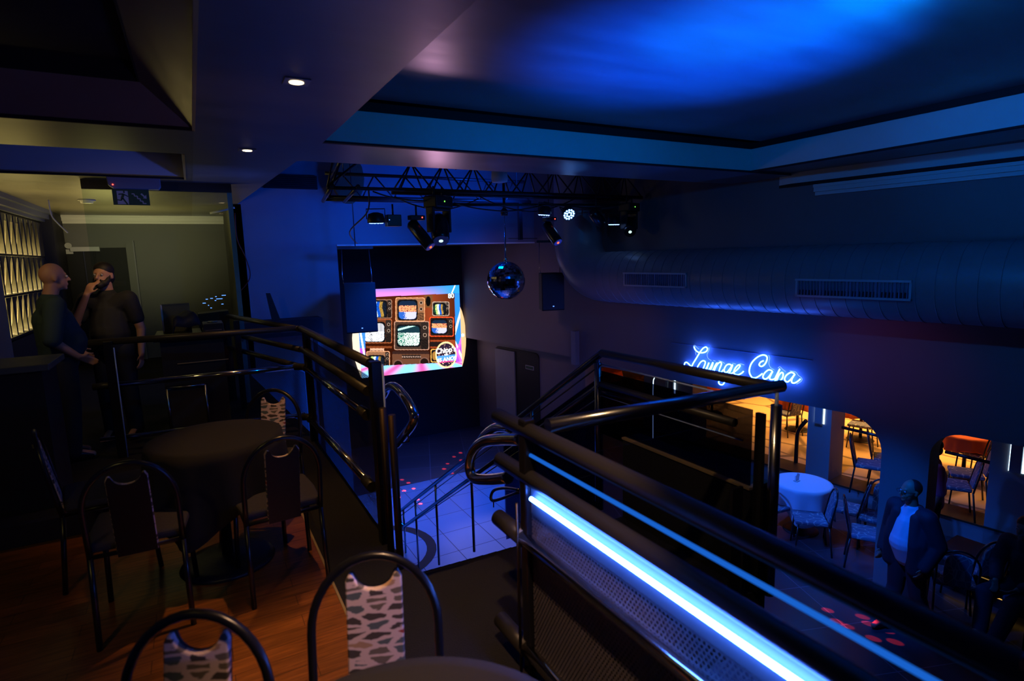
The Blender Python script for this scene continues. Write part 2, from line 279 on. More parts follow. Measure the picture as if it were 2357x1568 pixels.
# ------------------------------------------------------------------ mesh building
class MB:
    def __init__(s): s.v = []; s.f = []; s.sm = []; s.mi = []; s.cur = 0
    def add(s, vs, fs, smooth=False):
        o = len(s.v); s.v += [tuple(v) for v in vs]
        for f in fs: s.f.append([i + o for i in f]); s.sm.append(smooth); s.mi.append(s.cur)
        return s
    def box(s, a, b, rot=None, at=None):
        (x0, y0, z0), (x1, y1, z1) = a, b
        vs = [Vector(p) for p in ((x0, y0, z0), (x1, y0, z0), (x1, y1, z0), (x0, y1, z0), (x0, y0, z1), (x1, y0, z1), (x1, y1, z1), (x0, y1, z1))]
        if rot: e = Euler(rot).to_matrix(); vs = [e @ v for v in vs]
        if at: vs = [v + Vector(at) for v in vs]
        return s.add(vs, [(3, 2, 1, 0), (4, 5, 6, 7), (0, 1, 5, 4), (1, 2, 6, 5), (2, 3, 7, 6), (3, 0, 4, 7)])
    def hexa(s, lo, hi):
        """four lower and four upper corners"""
        return s.add(list(lo) + list(hi), [(3, 2, 1, 0), (4, 5, 6, 7), (0, 1, 5, 4), (1, 2, 6, 5), (2, 3, 7, 6), (3, 0, 4, 7)])
    def prism(s, pts, vec):
        n = len(pts); vec = Vector(vec); vs = [Vector(p) for p in pts] + [Vector(p) + vec for p in pts]
        return s.add(vs, [tuple(reversed(range(n))), tuple(range(n, 2 * n))] + [(i, (i + 1) % n, n + (i + 1) % n, n + i) for i in range(n)])
    def tube(s, pts, r, seg=10, closed=False, rs=None):
        P = [Vector(p) for p in pts]; n = len(P); rings = []; up = None; fs = []; vs = []
        for i in range(n):
            if closed: t = (P[(i + 1) % n] - P[i - 1])
            else: t = (P[min(i + 1, n - 1)] - P[max(i - 1, 0)])
            t.normalize()
            if up is None: up = t.orthogonal().normalized()
            else:
                up = up - t * up.dot(t)
                up = up.normalized() if up.length > 1e-6 else t.orthogonal().normalized()
            bi = t.cross(up); rr = rs[i] if rs else r
            for k in range(seg):
                a = 2 * PI * k / seg; vs.append(P[i] + (up * math.cos(a) + bi * math.sin(a)) * rr)
        m = n if closed else n - 1
        for i in range(m):
            for k in range(seg):
                a = i * seg + k; b = i * seg + (k + 1) % seg; c = ((i + 1) % n) * seg + (k + 1) % seg; d = ((i + 1) % n) * seg + k
                fs.append((a, b, c, d))
        s.add(vs, fs, True)
        if not closed:
            o = len(s.v) - n * seg
            s.f.append([o + k for k in reversed(range(seg))]); s.sm.append(False); s.mi.append(s.cur)
            s.f.append([o + (n - 1) * seg + k for k in range(seg)]); s.sm.append(False); s.mi.append(s.cur)
        return s
    def lathe(s, prof, seg=32, at=(0, 0, 0), mat=None):
        vs = []; fs = []; n = len(prof); M3 = mat or Matrix.Identity(3)
        for r, z in prof:
            for k in range(seg):
                a = 2 * PI * k / seg; vs.append(M3 @ Vector((r * math.cos(a), r * math.sin(a), z)) + Vector(at))
        for i in range(n - 1):
            for k in range(seg):
                fs.append((i * seg + k, i * seg + (k + 1) % seg, (i + 1) * seg + (k + 1) % seg, (i + 1) * seg + k))
        s.add(vs, fs, True); o = len(s.v) - len(vs)
        if prof[0][0] > 1e-5: s.f.append([o + k for k in reversed(range(seg))]); s.sm.append(False); s.mi.append(s.cur)
        if prof[-1][0] > 1e-5: s.f.append([o + (n - 1) * seg + k for k in range(seg)]); s.sm.append(False); s.mi.append(s.cur)
        return s
    def ball(s, c, r, seg=20, rings=12, rot=None):
        r = (r, r, r) if isinstance(r, (int, float)) else r
        e = Euler(rot).to_matrix() if rot else Matrix.Identity(3)
        vs = [Vector(c) + e @ Vector((0, 0, r[2]))]
        for i in range(1, rings):
            a = PI * i / rings
            for k in range(seg):
                b = 2 * PI * k / seg
                vs.append(Vector(c) + e @ Vector((r[0] * math.sin(a) * math.cos(b), r[1] * math.sin(a) * math.sin(b), r[2] * math.cos(a))))
        vs.append(Vector(c) + e @ Vector((0, 0, -r[2]))); fs = []
        for k in range(seg): fs.append((0, 1 + k, 1 + (k + 1) % seg))
        for i in range(rings - 2):
            for k in range(seg):
                a = 1 + i * seg + k; b = 1 + i * seg + (k + 1) % seg; fs.append((a, a + seg, b + seg, b))
        L = len(vs) - 1; o = 1 + (rings - 2) * seg
        for k in range(seg): fs.append((L, o + (k + 1) % seg, o + k))
        return s.add(vs, fs, True)
    def cone(s, p1, r1, p2, r2, seg=14):
        p1 = Vector(p1); p2 = Vector(p2); s.ball(p1, r1, seg, 8); s.ball(p2, r2, seg, 8)
        d = (p2 - p1)
        if d.length < 1e-5: return s
        n = 5; return s.tube([p1 + d * i / (n - 1) for i in range(n)], 0, seg, rs=[r1 + (r2 - r1) * i / (n - 1) for i in range(n)])
    def build(s, name, mat, parent=None, bevel=0.0, seg=2):
        me = bpy.data.meshes.new(name); off = Vector((0, 0, 0))
        q = parent
        while q is not None and q.parent is not None: q = q.parent
        if q is not None and q.get('_w'): off = abs_loc(parent)
        me.from_pydata([Vector(v) - off for v in s.v], [], s.f)
        for m in (mat if isinstance(mat, (list, tuple)) else [mat]): me.materials.append(m)
        me.polygons.foreach_set('use_smooth', s.sm); me.polygons.foreach_set('material_index', s.mi); me.update()
        o = bpy.data.objects.new(name, me); C.objects.link(o)
        if parent is not None: o.parent = parent
        if bevel:
            b = o.modifiers.new('bevel', 'BEVEL'); b.width = bevel; b.segments = seg; b.limit_method = 'ANGLE'; b.angle_limit = math.radians(40)
        return o
def abs_loc(o):
    v = Vector((0, 0, 0))
    while o is not None: v += o.location; o = o.parent
    return v
def tag(o, label, cat, group=None, kind=None):
    if label: o['label'] = label
    if cat: o['category'] = cat
    if group: o['group'] = group
    if kind: o['kind'] = kind
    return o
def thing(name, label, cat, loc=(0, 0, 0), rz=0.0, group=None, world=False):
    """an Empty at the base; with world=True its parts are written in world coordinates"""
    o = bpy.data.objects.new(name, None); C.objects.link(o); o.location = loc; o.rotation_euler = (0, 0, rz); o.empty_display_size = 0.1
    if world: o['_w'] = 1
    return tag(o, label, cat, group)
def struct(o, label=None): o['kind'] = 'structure'; return o
def sbox(name, a, b, mat): return struct(MB().box(a, b).build(name, mat))
def dup(root, loc, rz, label, group=None):
    r = root.copy(); C.objects.link(r); r.location = loc; r.rotation_euler = (0, 0, rz); r['label'] = label
    if group: r['group'] = group
    for ch in list(root.children):
        c = ch.copy(); C.objects.link(c); c.parent = r
        for g in list(ch.children):
            d = g.copy(); C.objects.link(d); d.parent = c
    return r
V3 = lambda *a: Vector(a)
def smooth_path(pts, n=6, closed=False):
    P = [Vector(p) for p in pts]; out = []; m = len(P)
    rng = range(m if closed else m - 1)
    for i in rng:
        if closed: p0, p1, p2, p3 = P[i - 1], P[i], P[(i + 1) % m], P[(i + 2) % m]
        else: p0, p1, p2, p3 = P[max(i - 1, 0)], P[i], P[i + 1], P[min(i + 2, m - 1)]
        for k in range(n):
            t = k / n
            out.append(0.5 * ((2 * p1) + (p2 - p0) * t + (2 * p0 - 5 * p1 + 4 * p2 - p3) * t * t + (-p0 + 3 * p1 - 3 * p2 + p3) * t ** 3))
    if not closed: out.append(P[-1])
    return out
# ================================================================== THE SETTING
ZH = -2.5      # hall floor
ZL = -2.2      # raised lounge floor
# upper floor
sbox('floor', (-3, -3, -0.3), (0.5, 4.4, 0), M['wood'])
b = MB()
b.prism([(0.5, -3, -0.3), (1.12, -3, -0.3), (1.12, 1.75, -0.3), (2.4, 1.75, -0.3), (2.4, 2.75, -0.3), (0.9, 2.75, -0.3), (0.9, 5.75, -0.3), (0.62, 9.85, -0.3), (0.62, 12.5, -0.3), (-3, 12.5, -0.3), (-3, 4.4, -0.3), (0.5, 4.4, -0.3)], (0, 0, 0.3))
struct(b.build('floor', M['carpet']))
# brass strip where the planks meet the carpet
struct(MB().box((0.495, 2.3, 0.0), (0.507, 4.4, 0.004)).build('trim_1', M['gold']))
# hall floor
sbox('floor', (-0.2, -3, ZH - 0.2), (9.6, 3.2, ZH), M['tile_dark'])
b = MB(); b.box((-0.2, 3.2, ZH - 0.2), (5.3, 12.9, ZH)); struct(b.build('floor', M['tile']))
sbox('floor', (5.3, 3.2, ZH - 0.2), (9.6, 12.9, ZH), M['tile_dark'])
# curved dark inlay band in the tiles
b = MB(); cx, cy = 1.95, 7.75
pts = [(cx + 0.86 * math.cos(a) * 1.0, cy + 0.86 * math.sin(a)) for a in [math.radians(d) for d in range(-95, 96, 10)]]
pin = [(cx + 0.72 * math.cos(a) * 1.0, cy + 0.72 * math.sin(a)) for a in [math.radians(d) for d in range(95, -96, -10)]]
for i in range(len(pts) - 1):
    j = len(pin) - 1 - i
    b.add([(*pts[i], ZH + 0.004), (*pts[i + 1], ZH + 0.004), (*pin[j - 1], ZH + 0.004), (*pin[j], ZH + 0.004)], [(0, 1, 2, 3)])
struct(b.build('trim_2', M['inlay']))
# left wall with a lit recess, far wall, wall of the hall
sbox('wall_left', (-2.3, -3, 0), (-2.0, 9.0, 2.6), M['greywall'])
b = MB(); b.box((-2.3, 9.0, 0), (-2.0, 12.5, 0.82)); b.box((-2.3, 9.0, 2.42), (-2.0, 12.5, 2.6)); b.box((-2.3, 11.55, 0.82), (-2.0, 12.5, 2.42)); b.box((-2.4, 9.0, 0.8), (-2.28, 11.6, 2.45))
struct(b.build('wall_left', M['blackwall']))
sbox('wall_back', (-2.3, 12.5, 0), (0.75, 12.7, 2.6), M['greywall'])
sbox('wall_right', (0.62, 9.85, 0), (0.75, 12.5, 2.6), M['greywall'])
struct(MB().box((-2.0, 11.6, 0), (-1.86, 12.45, 2.6)).build('wall_pier', M['blackwall']))
b = MB()
for k, (z0, z1, d) in enumerate(((2.56, 2.6, 0.13), (2.50, 2.56, 0.10), (2.46, 2.50, 0.05))): b.box((-1.86, 12.5 - d, z0), (0.62, 12.5, z1))
struct(b.build('trim_3', M['cornice']))
b = MB()
for z0, z1, d in ((2.54, 2.6, 0.16), (2.47, 2.54, 0.11), (2.43, 2.47, 0.05)): b.box((-2.0, -3, z0), (-2.0 + d, 11.6, z1))
struct(b.build('trim_4', principled('dusky_blue_moulding', (0.05, 0.06, 0.12), 0.5)))
# blue stage wall with the black opening
b = MB(); b.box((0.62, 9.85, ZH), (2.15, 10.05, 3.6)); b.box((2.15, 9.85, 1.97), (6.6, 10.05, 3.6)); struct(b.build('wall_stage', M['hallwall']))
struct(MB().box((2.15, 9.835, 1.945), (6.0, 9.86, 1.97)).build('trim_5', M['cornice']))
b = MB(); b.box((2.0, 10.05, ZH), (2.15, 12.75, 2.05)); b.box((2.0, 12.6, ZH), (6.6, 12.8, 2.05)); b.box((2.0, 9.9, 1.975), (6.6, 12.8, 2.1))
struct(b.build('wall_recess', M['blackwall']))
sbox('floor', (2.15, 9.95, ZH), (5.75, 12.6, ZH + 0.004), M['tile_dark'])
# ceiling above the stage floor and the solid slabs of the lower ceiling
sbox('ceiling', (0.3, 5.56, 3.6), (7.6, 12.8, 3.7), M['hallwall'])
b = MB(); Z0, Z1 = 2.6, 3.3
b.prism([(0.1, -3, Z0), (0.97, -3, Z0), (0.97, 5.55, Z0), (0.92, 5.6, Z0), (0.7, 9.85, Z0), (0.7, 12.6, Z0), (0.1, 12.6, Z0)], (0, 0, 0.7))
struct(b.build('ceiling', M['ceil']))
b = MB(); b.box((-2.2, 4.54, Z0), (0.1, 5.53, Z1)); b.box((-2.2, 7.1, Z0), (0.1, 12.6, Z1)); b.box((0.03, 5.53, Z0), (0.1, 7.1, Z1))
struct(b.build('ceiling', M['ceil_left']))
b = MB(); b.box((0.97, 4.7, Z0), (6.62, 5.56, Z1)); b.box((5.86, -3, Z0 + 0.03), (6.72, 4.7, Z1)); struct(b.build('ceiling', M['ceil']))
# left coffers
b = MB(); o_, i_ = (0.1, 4.54), (-0.18, 4.43)
b.add([(-2.2, o_[1], 2.6), (o_[0], o_[1], 2.6), (i_[0], i_[1], 2.85), (-2.2, i_[1], 2.85)], [(0, 1, 2, 3)])
b.add([(o_[0], o_[1], 2.6), (o_[0], -3, 2.6), (i_[0], -3, 2.85), (i_[0], i_[1], 2.85)], [(0, 1, 2, 3)])
struct(b.build('ceiling', M['brownpaint']))
sbox('ceiling', (-2.2, -3, 2.96), (i_[0], i_[1], 3.1), M['blackwall'])
b = MB(); b.box((i_[0] - 0.006, -3, 2.845), (i_[0] + 0.01, i_[1], 2.96)); b.box((-2.2, i_[1] - 0.006, 2.845), (i_[0], i_[1] + 0.01, 2.96)); struct(b.build('trim_6', M['gap']))
b = MB(); b.box((0.09, -3, 2.592), (0.108, 4.55, 2.606)); b.box((0.02, 5.53, 2.592), (0.038, 7.1, 2.606)); struct(b.build('trim_7', M['gold']))
b = MB(); b.box((-2.2, 7.09, 2.6), (0.03, 7.1, 2.9)); b.box((0.02, 5.53, 2.6), (0.03, 7.1, 2.9)); struct(b.build('ceiling', M['fascia']))
sbox('ceiling', (-2.2, 5.5, 2.9), (0.1, 7.1, 3.0), M['blackwall'])
b = MB(); b.box((-2.2, 7.075, 2.592), (0.02, 7.105, 2.612)); b.box((-2.2, 4.53, 2.592), (0.1, 4.55, 2.612)); struct(b.build('trim_8', M['gap']))
# big coffer over the hall
b = MB(); b.box((0.97, 4.66, 2.615), (5.86, 4.7, 2.86)); b.box((5.82, -3, 2.615), (5.86, 4.7, 2.86)); struct(b.build('trim_9', M['fascia'], bevel=0.006))
b = MB(); b.box((0.97, 4.655, 2.6), (5.86, 4.7, 2.616)); b.box((5.815, -3, 2.6), (5.86, 4.7, 2.616)); b.box((0.97, 4.69, 2.86), (5.86, 4.72, 3.0)); b.box((5.85, -3, 2.86), (5.88, 4.7, 3.0)); struct(b.build('trim_10', M['gap']))
ys = 2.33
b = MB(); b.box((0.97, ys, 2.93), (5.86, 4.56, 3.05)); b.add([(0.97, -3, 3.0), (5.86, -3, 3.0), (5.86, ys, 2.93), (0.97, ys, 2.93)], [(0, 1, 2, 3)]); struct(b.build('ceiling', M['ceil']))
b = MB(); b.box((0.9, -3, 3.0), (5.95, 4.75, 3.2)); struct(b.build('ceiling', M['gap']))
# second narrow coffer and crown moulding along the right wall
b = MB()
for z0, z1, d in ((2.42, 2.455, 0.11), (2.37, 2.42, 0.09), (2.33, 2.37, 0.05)): b.hexa([fp(1.42, 0, z0), fp(-6, 0, z0), fp(-6, d, z0), fp(1.42, d, z0)], [fp(1.42, 0, z1), fp(-6, 0, z1), fp(-6, d, z1), fp(1.42, d, z1)])
struct(b.build('trim_12', M['fascia']))
b = MB(); b.prism([fp(1.9, 0.0, 2.63), fp(-6, 0.0, 2.63), fp(-6, 0.06, 2.63), fp(1.7, 0.06, 2.63)], (0, 0, -0.13)); struct(b.build('trim_11', M['fascia']))
b = MB(); b.prism([fp(1.9, 0.0, 2.50), fp(-6, 0.0, 2.50), fp(-6, 0.075, 2.50), fp(1.7, 0.075, 2.50)], (0, 0, -0.035)); struct(b.build('trim_18', M['gap']))
# long right wall F: header, piers, rounded corners
def fbox(b, s0, s1, o0, o1, z0, z1):
    b.hexa([fp(s0, o1, z0), fp(s0, o0, z0), fp(s1, o0, z0), fp(s1, o1, z0)], [fp(s0, o1, z1), fp(s0, o0, z1), fp(s1, o0, z1), fp(s1, o1, z1)]); return b
def fillet(b, s, z, ds, r, o0, o1):
    """concave quarter-round corner at (s, z) reaching along ds"""
    P = [(s, z)] + [(s + ds * (r - r * math.sin(a)), z - (r - r * math.cos(a))) for a in [math.radians(k * 9) for k in range(11)]]
    b.prism([fp(p[0], o0, p[1]) for p in P], FN * (o1 - o0)); return b
ZHD = -0.29
b = MB(); fbox(b, -6, 5.75, -0.3, 0, ZHD, 3.6); fbox(b, 0.06, 0.53, -0.3, 0, ZH, ZHD); fbox(b, 5.47, 5.75, -0.3, 0, ZH, ZHD)
fillet(b, 0.53, ZHD, 1, 0.42, -0.3, 0); fillet(b, 0.06, ZHD, -1, 0.30, -0.3, 0)
fbox(b, -6, -3.2, -0.3, 0, ZH, ZHD)
struct(b.build('wall_side', M['sidewall']))
b = MB(); fbox(b, 5.75, 10.2, -0.5, -0.02, -0.22, 3.6); struct(b.build('wall_side', M['sidewall']))
b = MB(); fbox(b, 5.75, 10.2, -0.6, -0.35, ZH, -0.22); struct(b.build('wall_side', M['sidewall']))
b = MB(); fbox(b, 5.62, 5.74, 0, 0.10, -0.33, 0.30); struct(b.build('wall_side', M['hallwall']))
# thin horizontal wall joint above the neon sign
b = MB(); p0 = atf(1546, 789); p1 = atf(1870, 832); s0 = (p0 - FW).dot(FD); s1 = (p1 - FW).dot(FD); fbox(b, s1, s0, 0, 0.006, p0.z - 0.006, p0.z + 0.004); struct(b.build('trim_13', M['moulding']))
# arched doorway in the lower side wall
def farch(b, s0, s1, z0, z1, r, o0, o1):
    P = [(s0, z0), (s1, z0)] + [(s1 - r + r * math.cos(a), z1 - r + r * math.sin(a)) for a in [math.radians(k * 15) for k in range(7)]] + [(s0 + r - r * math.sin(a), z1 - r + r * math.cos(a)) for a in [math.radians(k * 15) for k in range(7)]]
    b.prism([fp(p[0], o0, p[1]) for p in P], FN * (o1 - o0)); return b
def fs(x, y, off): p = atf(x, y, off); return (p - FW).dot(FD), p.z
sL, zt = fs(1140, 796, -0.33); sR, _ = fs(1240, 830, -0.33); sM, _ = fs(1186, 830, -0.33)
d1 = struct(farch(MB(), sR, sL, ZH, zt, 0.12, -0.345, -0.33).build('door_1', M['black']))
ps, pz = fs(1210, 840, -0.33); ps2, pz2 = fs(1229, 853, -0.33)
MB_ = fbox(MB(), ps2, ps, -0.33, -0.322, pz2, pz).build('exit_plate', M['sign_white'], d1)
fbox(MB(), ps2 + 0.015, ps - 0.015, -0.322, -0.318, pz2 + 0.012, pz - 0.012).build('plate_face', M['green_sign'], MB_)
struct(fbox(MB(), sM, sL - 0.02, -0.34, -0.30, ZH, zt - 0.05).build('trim_14', M['hallwall']))
# floor, rear wall G, columns of the passage and lounge
OG = -2.45
b = MB(); fbox(b, -6, 9, OG - 0.45, OG, ZH, ZL - 0.02); struct(b.build('wall_parapet', M['hallwall']))
b = MB(); fbox(b, -6, 9, OG - 0.47, OG + 0.02, ZL - 0.02, ZL + 0.005); struct(b.build('trim_15', M['wood_dark']))
def gs(x): return fs(x, 1000, OG)[0]
cols = [(gs(1858), gs(1912)), (gs(2285), gs(2470)), (gs(1530), gs(1592)), (gs(1415), gs(1530))]
b = MB()
for c0, c1 in cols[:3]: fbox(b, c1, c0, OG - 0.5, OG, ZH, 0.4)
struct(b.build('wall_columns', M['hallwall']))
b = MB(); farch(b, gs(1534), gs(1478), ZH, fs(1500, 853, OG)[1], 0.22, OG - 0.3, OG - 0.05); struct(b.build('wall_arch', M['fascia']))
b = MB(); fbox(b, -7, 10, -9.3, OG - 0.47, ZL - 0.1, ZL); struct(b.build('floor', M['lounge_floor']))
b = MB(); fbox(b, -7, 12, -9.5, -0.3, 0.45, 0.6); struct(b.build('ceiling', M['sidewall']))
b = MB(); fbox(b, -7, 12, -9.5, -9.3, ZH, 0.6); fbox(b, -7.1, -6.9, -9.5, -0.3, ZH, 0.6); fbox(b, 9.9, 10.1, -9.5, -0.3, ZH, 0.6); struct(b.build('wall_lounge', M['sidewall']))
# near end walls that close the hall
sbox('wall_near', (-2.3, -3.2, -2.7), (8.2, -3.0, 3.6), M['blackwall'])
sbox('wall_under', (-0.3, -3, ZH), (-0.1, 12.8, -0.3), M['blackwall'])
# soft cove of louvres on the stage wall
g = MB(); p = aty(605, 400, 9.8); q = aty(731, 436, 9.8)
g.box((p.x, 9.79, q.z), (q.x, 9.85, p.z)); vent0 = g.build('wall_louvre', M['black'])
tag(vent0, 'black louvred grille high on the blue stage wall', 'grille')
g = MB(); nz = 7
for k in range(nz): z = q.z + (p.z - q.z) * (k + 0.5) / nz; g.box((p.x + 0.02, 9.765, z - 0.006), (q.x - 0.02, 9.79, z + 0.006))
g.build('louvres', M['plastic'], vent0)

# ================================================================== RAILINGS
def railing_part(name, pts, r, mat, parent, seg=14): return MB().tube(pts, r, seg).build(name, mat, parent)
# --- right railing beside the camera, with the LED tube
RX = 1.08
t = thing('guard_railing', 'near right black guard railing with glowing tube and perforated steel panel', 'railing', (RX, 1.8, 0), world=True)
YN = -1.2
for z, y0 in ((1.03, 2.10), (0.84, 2.09)): railing_part('rail', [(RX, y0, z), (RX, YN, z)], 0.032, M['rail_black'], t, 18)
for z, y0 in ((0.585, 2.08), (0.10, 2.09)):
    rr = railing_part('rail', [(RX - 0.022, 1.88, z), (RX - 0.022, YN, z)], 0.027, M['chrome'], t, 18); rr['label'] = 'chrome lower rail'
    MB().tube([(RX - 0.022, y0, z), (RX - 0.022, 1.86, z)], 0.035, 18).build('end_sleeve', M['rail_black'], rr)
MB().tube([(RX, 1.84, 0.935), (RX, YN, 0.935)], 0.007, 10).build('lit_rod', emit('added_rod_glow', (0.012, 0.15, 0.75), 0.8), t)['label'] = 'thin rod with an added dim blue glow'  # glow put into the rod in place of LED light falling on it
for y in (1.86, 0.3, -1.0): MB().box((RX - 0.026, y - 0.026, 0), (RX + 0.026, y + 0.026, 1.075)).build('post', M['metal_black'], t, bevel=0.008)
MB().tube([(RX - 0.05, 1.865, 0.74), (RX - 0.05, 1.865, 0)], 0.006, 8).build('edge_streak', M['bronze'], t)
MB().box((RX - 0.003, YN, 0.02), (RX + 0.001, 1.83, 0.75)).build('perforated_panel', M['perf'], t)
MB().box((RX - 0.004, YN, 0.70), (RX + 0.012, 1.83, 0.81)).build('channel', principled('grey_metal_channel', (0.12, 0.12, 0.13), 0.5), t)
led = MB().tube([(RX - 0.022, 1.80, 0.775), (RX - 0.022, YN, 0.775)], 0.0085, 12).build('light_tube', M['led'], t); led['label'] = 'glowing blue white light tube'
# --- chrome handrail loops at the head of the stairs
t = thing('handrail_loop', 'thick chrome handrail bend joined to the right railing at the stair head', 'handrail', (1.2, 2.2, 0), world=True)
pp = [atx(x, y, 1.20) for x, y in ((1200, 1012), (1150, 1012), (1112, 1018), (1089, 1040), (1081, 1072), (1090, 1100), (1125, 1104), (1170, 1100))]
MB().tube(smooth_path(pp, 5), 0.028, 18).build('bent_tube', M['chrome'], t)
pp = [atx(x, y, 1.30) for x, y in ((1175, 985), (1140, 985), (1115, 1003), (1105, 1020))]
MB().tube(smooth_path(pp, 5), 0.024, 14).build('inner_tube', M['chrome'], t)
t = thing('handrail_bracket', 'small chrome handrail end curl below the right railing end', 'handrail', (1.9, 3.4, 0), world=True)
pp = [atx(x, y, 1.9) for x, y in ((1196, 1128), (1160, 1124), (1136, 1130), (1130, 1148), (1142, 1152), (1196, 1132))]
MB().tube(smooth_path(pp, 5), 0.012, 10).build('curl', M['steel'], t)
MB().tube([atx(1136, 1150, 1.9), atx(1136, 1168, 1.9)], 0.005, 8).build('stem', M['steel'], t)
t = thing('handrail_loop', 'thick chrome handrail bend behind the left black guard post', 'handrail', (1.0, 3.3, 0), world=True)
pp = [atx(x, y, 1.0) for x, y in ((873, 925), (884, 908), (893, 893), (907, 890), (925, 906), (944, 934), (953, 958), (948, 978), (932, 1000), (912, 1024))]
MB().tube(smooth_path(pp, 5), 0.026, 16).build('bent_tube', M['chrome'], t)
MB().tube([(0.86, 3.08, 0.84), atx(873, 925, 1.0)], 0.012, 8).build('bracket', M['steel'], t)
MB().tube([atx(938, 986, 1.0), atx(941, 1016, 1.0), atx(912, 1024, 1.0)], 0.005, 8).build('bracket', M['steel'], t)
# --- left guard railing
LX = 0.88
t = thing('guard_railing', 'left black guard railing with perforated mesh panel beside the stairs', 'railing', (LX, 3.3, 0), world=True)
Yc = 5.72
ends = [(852, 832, 757, 690), (839, 897, 803, 696), (838, 948, 848, 700), (855, 1114, 966, 697)]
rails_l = [(1.09, 3.35, 1.07), (0.90, 3.45, 0.87), (0.735, 3.50, 0.70), (0.26, 3.50, 0.20)]
for k, (z0, y0, z1) in enumerate(rails_l):
    mt = M['rail_black'] if k < 2 else M['chrome']
    rr = railing_part('rail', [(LX, y0 + (0.12 if k > 1 else 0), z0), (LX - 0.02, Yc, z1)], 0.032 if k < 2 else 0.027, mt, t)
    if k > 1:
        rr['label'] = 'chrome lower rail'; MB().tube([(LX, y0, z0), (LX, y0 + 0.16, z0 - 0.002)], 0.034, 16).build('end_sleeve', M['rail_black'], rr)
        MB().tube([(LX - 0.02, Yc - 0.1, z1), (LX - 0.02, Yc, z1), (LX - 0.10, Yc + 0.05, z1)], 0.034, 16).build('elbow', M['rail_black'], rr)
for y in (3.25, Yc - 0.15): MB().box((LX - 0.035, y - 0.035, -0.25), (LX + 0.03, y + 0.035, 1.12 if y < 4 else 1.08)).build('post', M['metal_black'], t, bevel=0.006)
MB().tube([(LX + 0.033, 3.22, 1.1), (LX + 0.033, 3.22, -0.2)], 0.008, 8).build('edge_streak', M['acrylic'], t)  # pale blue bead standing in for the highlight along the post edge
for dy in (0.0, -0.17): MB().tube([(0.86, 3.08 + dy, 0.88), (0.86, 3.08 + dy, -0.28)], 0.02, 12).build('stair_post', M['bronze'], t)
MB().box((LX + 0.001, 3.28, -0.2), (LX + 0.005, Yc - 0.1, 1.0)).build('perforated_panel', M['perf_fine'], t)
# --- cross railing behind the table
t = thing('guard_railing', 'chrome and black railing crossing behind the black cloth table', 'railing', (0, 5.95, 0), world=True)
xl = -0.84
A1 = Vector((LX - 0.04, 5.75, 1.07)); B1 = aty(205, 790, 6.1)
railing_part('rail', [A1, B1], 0.03, M['rail_black'], t)
A2 = Vector((LX - 0.04, 5.75, 0.70)); B2 = aty(215, 891, 6.1)
rr = railing_part('rail', [A2, A2 + (B2 - A2) * 0.9], 0.026, M['chrome'], t); rr['label'] = 'shiny chrome middle rail'
MB().tube([A2 + (B2 - A2) * 0.9, B2], 0.03, 14).build('end_sleeve', M['rail_black'], rr)
A3 = Vector((LX - 0.04, 5.75, 0.22)); B3 = aty(232, 1013, 6.1); railing_part('rail', [A3, B3], 0.022, M['chrome'], t)['label'] = 'chrome bottom rail'
pt = aty(250, 790, 6.05); MB().box((pt.x - 0.04, pt.y - 0.03, 0), (pt.x + 0.03, pt.y + 0.03, 1.06)).build('post', M['metal_black'], t, bevel=0.006)
MB().tube([(pt.x + 0.034, pt.y - 0.02, 1.0), (pt.x + 0.034, pt.y - 0.02, 0)], 0.006, 8).build('edge_streak', M['acrylic'], t)  # blue bead in place of the highlight line on this post
# --- far section running to the glass screen
t = thing('guard_railing', 'far black guard railing running back to the glass screen', 'railing', (0.6, 7, 0), world=True)
for (x1, y1), z1 in (((527, 727), 1.07), ((527, 800), 0.87), ((527, 803), 0.70)):
    e = {1.07: aty(522, 727, 7.85), 0.87: aty(560, 775, 7.4), 0.70: aty(527, 800, 7.85)}[z1]
    railing_part('rail', [Vector((LX - 0.04, 5.72, z1)), e], 0.028, M['rail_black'], t)
e = aty(545, 760, 7.3); MB().box((e.x - 0.03, e.y - 0.03, 0), (e.x + 0.03, e.y + 0.03, 1.05)).build('post', M['metal_black'], t)
MB().box((e.x - 0.35, 7.3, 0.0), (e.x - 0.34, 7.31, 0.01)).build('foot_plate', M['metal_black'], t)
b = MB(); b.add([(0.86, 5.74, -0.2), (0.86, 5.74, 0.64), (0.5, 7.8, 0.64), (0.5, 7.8, -0.2)], [(0, 1, 2, 3)]); b.build('perforated_panel', M['perf_fine'], t)

# --- stair landing railing: cross rail, long rail and sloping rail
t = thing('stair_railing', 'polished tubular railing around the stair head and down to the dance floor', 'railing', (2.3, 3, 0), world=True)
SX = 2.32
Bp = Vector((2.42, 1.72, 1.05)); Cp = Vector((1.14, 1.80, 1.05)); Ap = Vector((SX, 2.98, 1.05)); Ep = Vector((SX, 7.7, -1.92))
MB().tube([Cp, Bp], 0.030, 16).build('cross_rail', M['steel'], t)
MB().tube([Bp + Vector((-0.05, 0.0, 0.0)), Ap], 0.026, 16).build('long_rail', M['rail_black'], t)
MB().tube([Ap, Ep], 0.024, 14).build('sloping_rail', M['steel'], t)
for dz in (0.21,): 
    MB().tube([(SX, 1.9, 1.05 - dz), (SX, 2.98, 1.05 - dz)], 0.022, 14).build('long_rail', M['rail_black'], t)
    MB().tube([Ap - Vector((0, 0, dz)), Ep - Vector((0, 0.12, dz - 0.02))], 0.022, 14).build('sloping_rail', M['steel'], t)
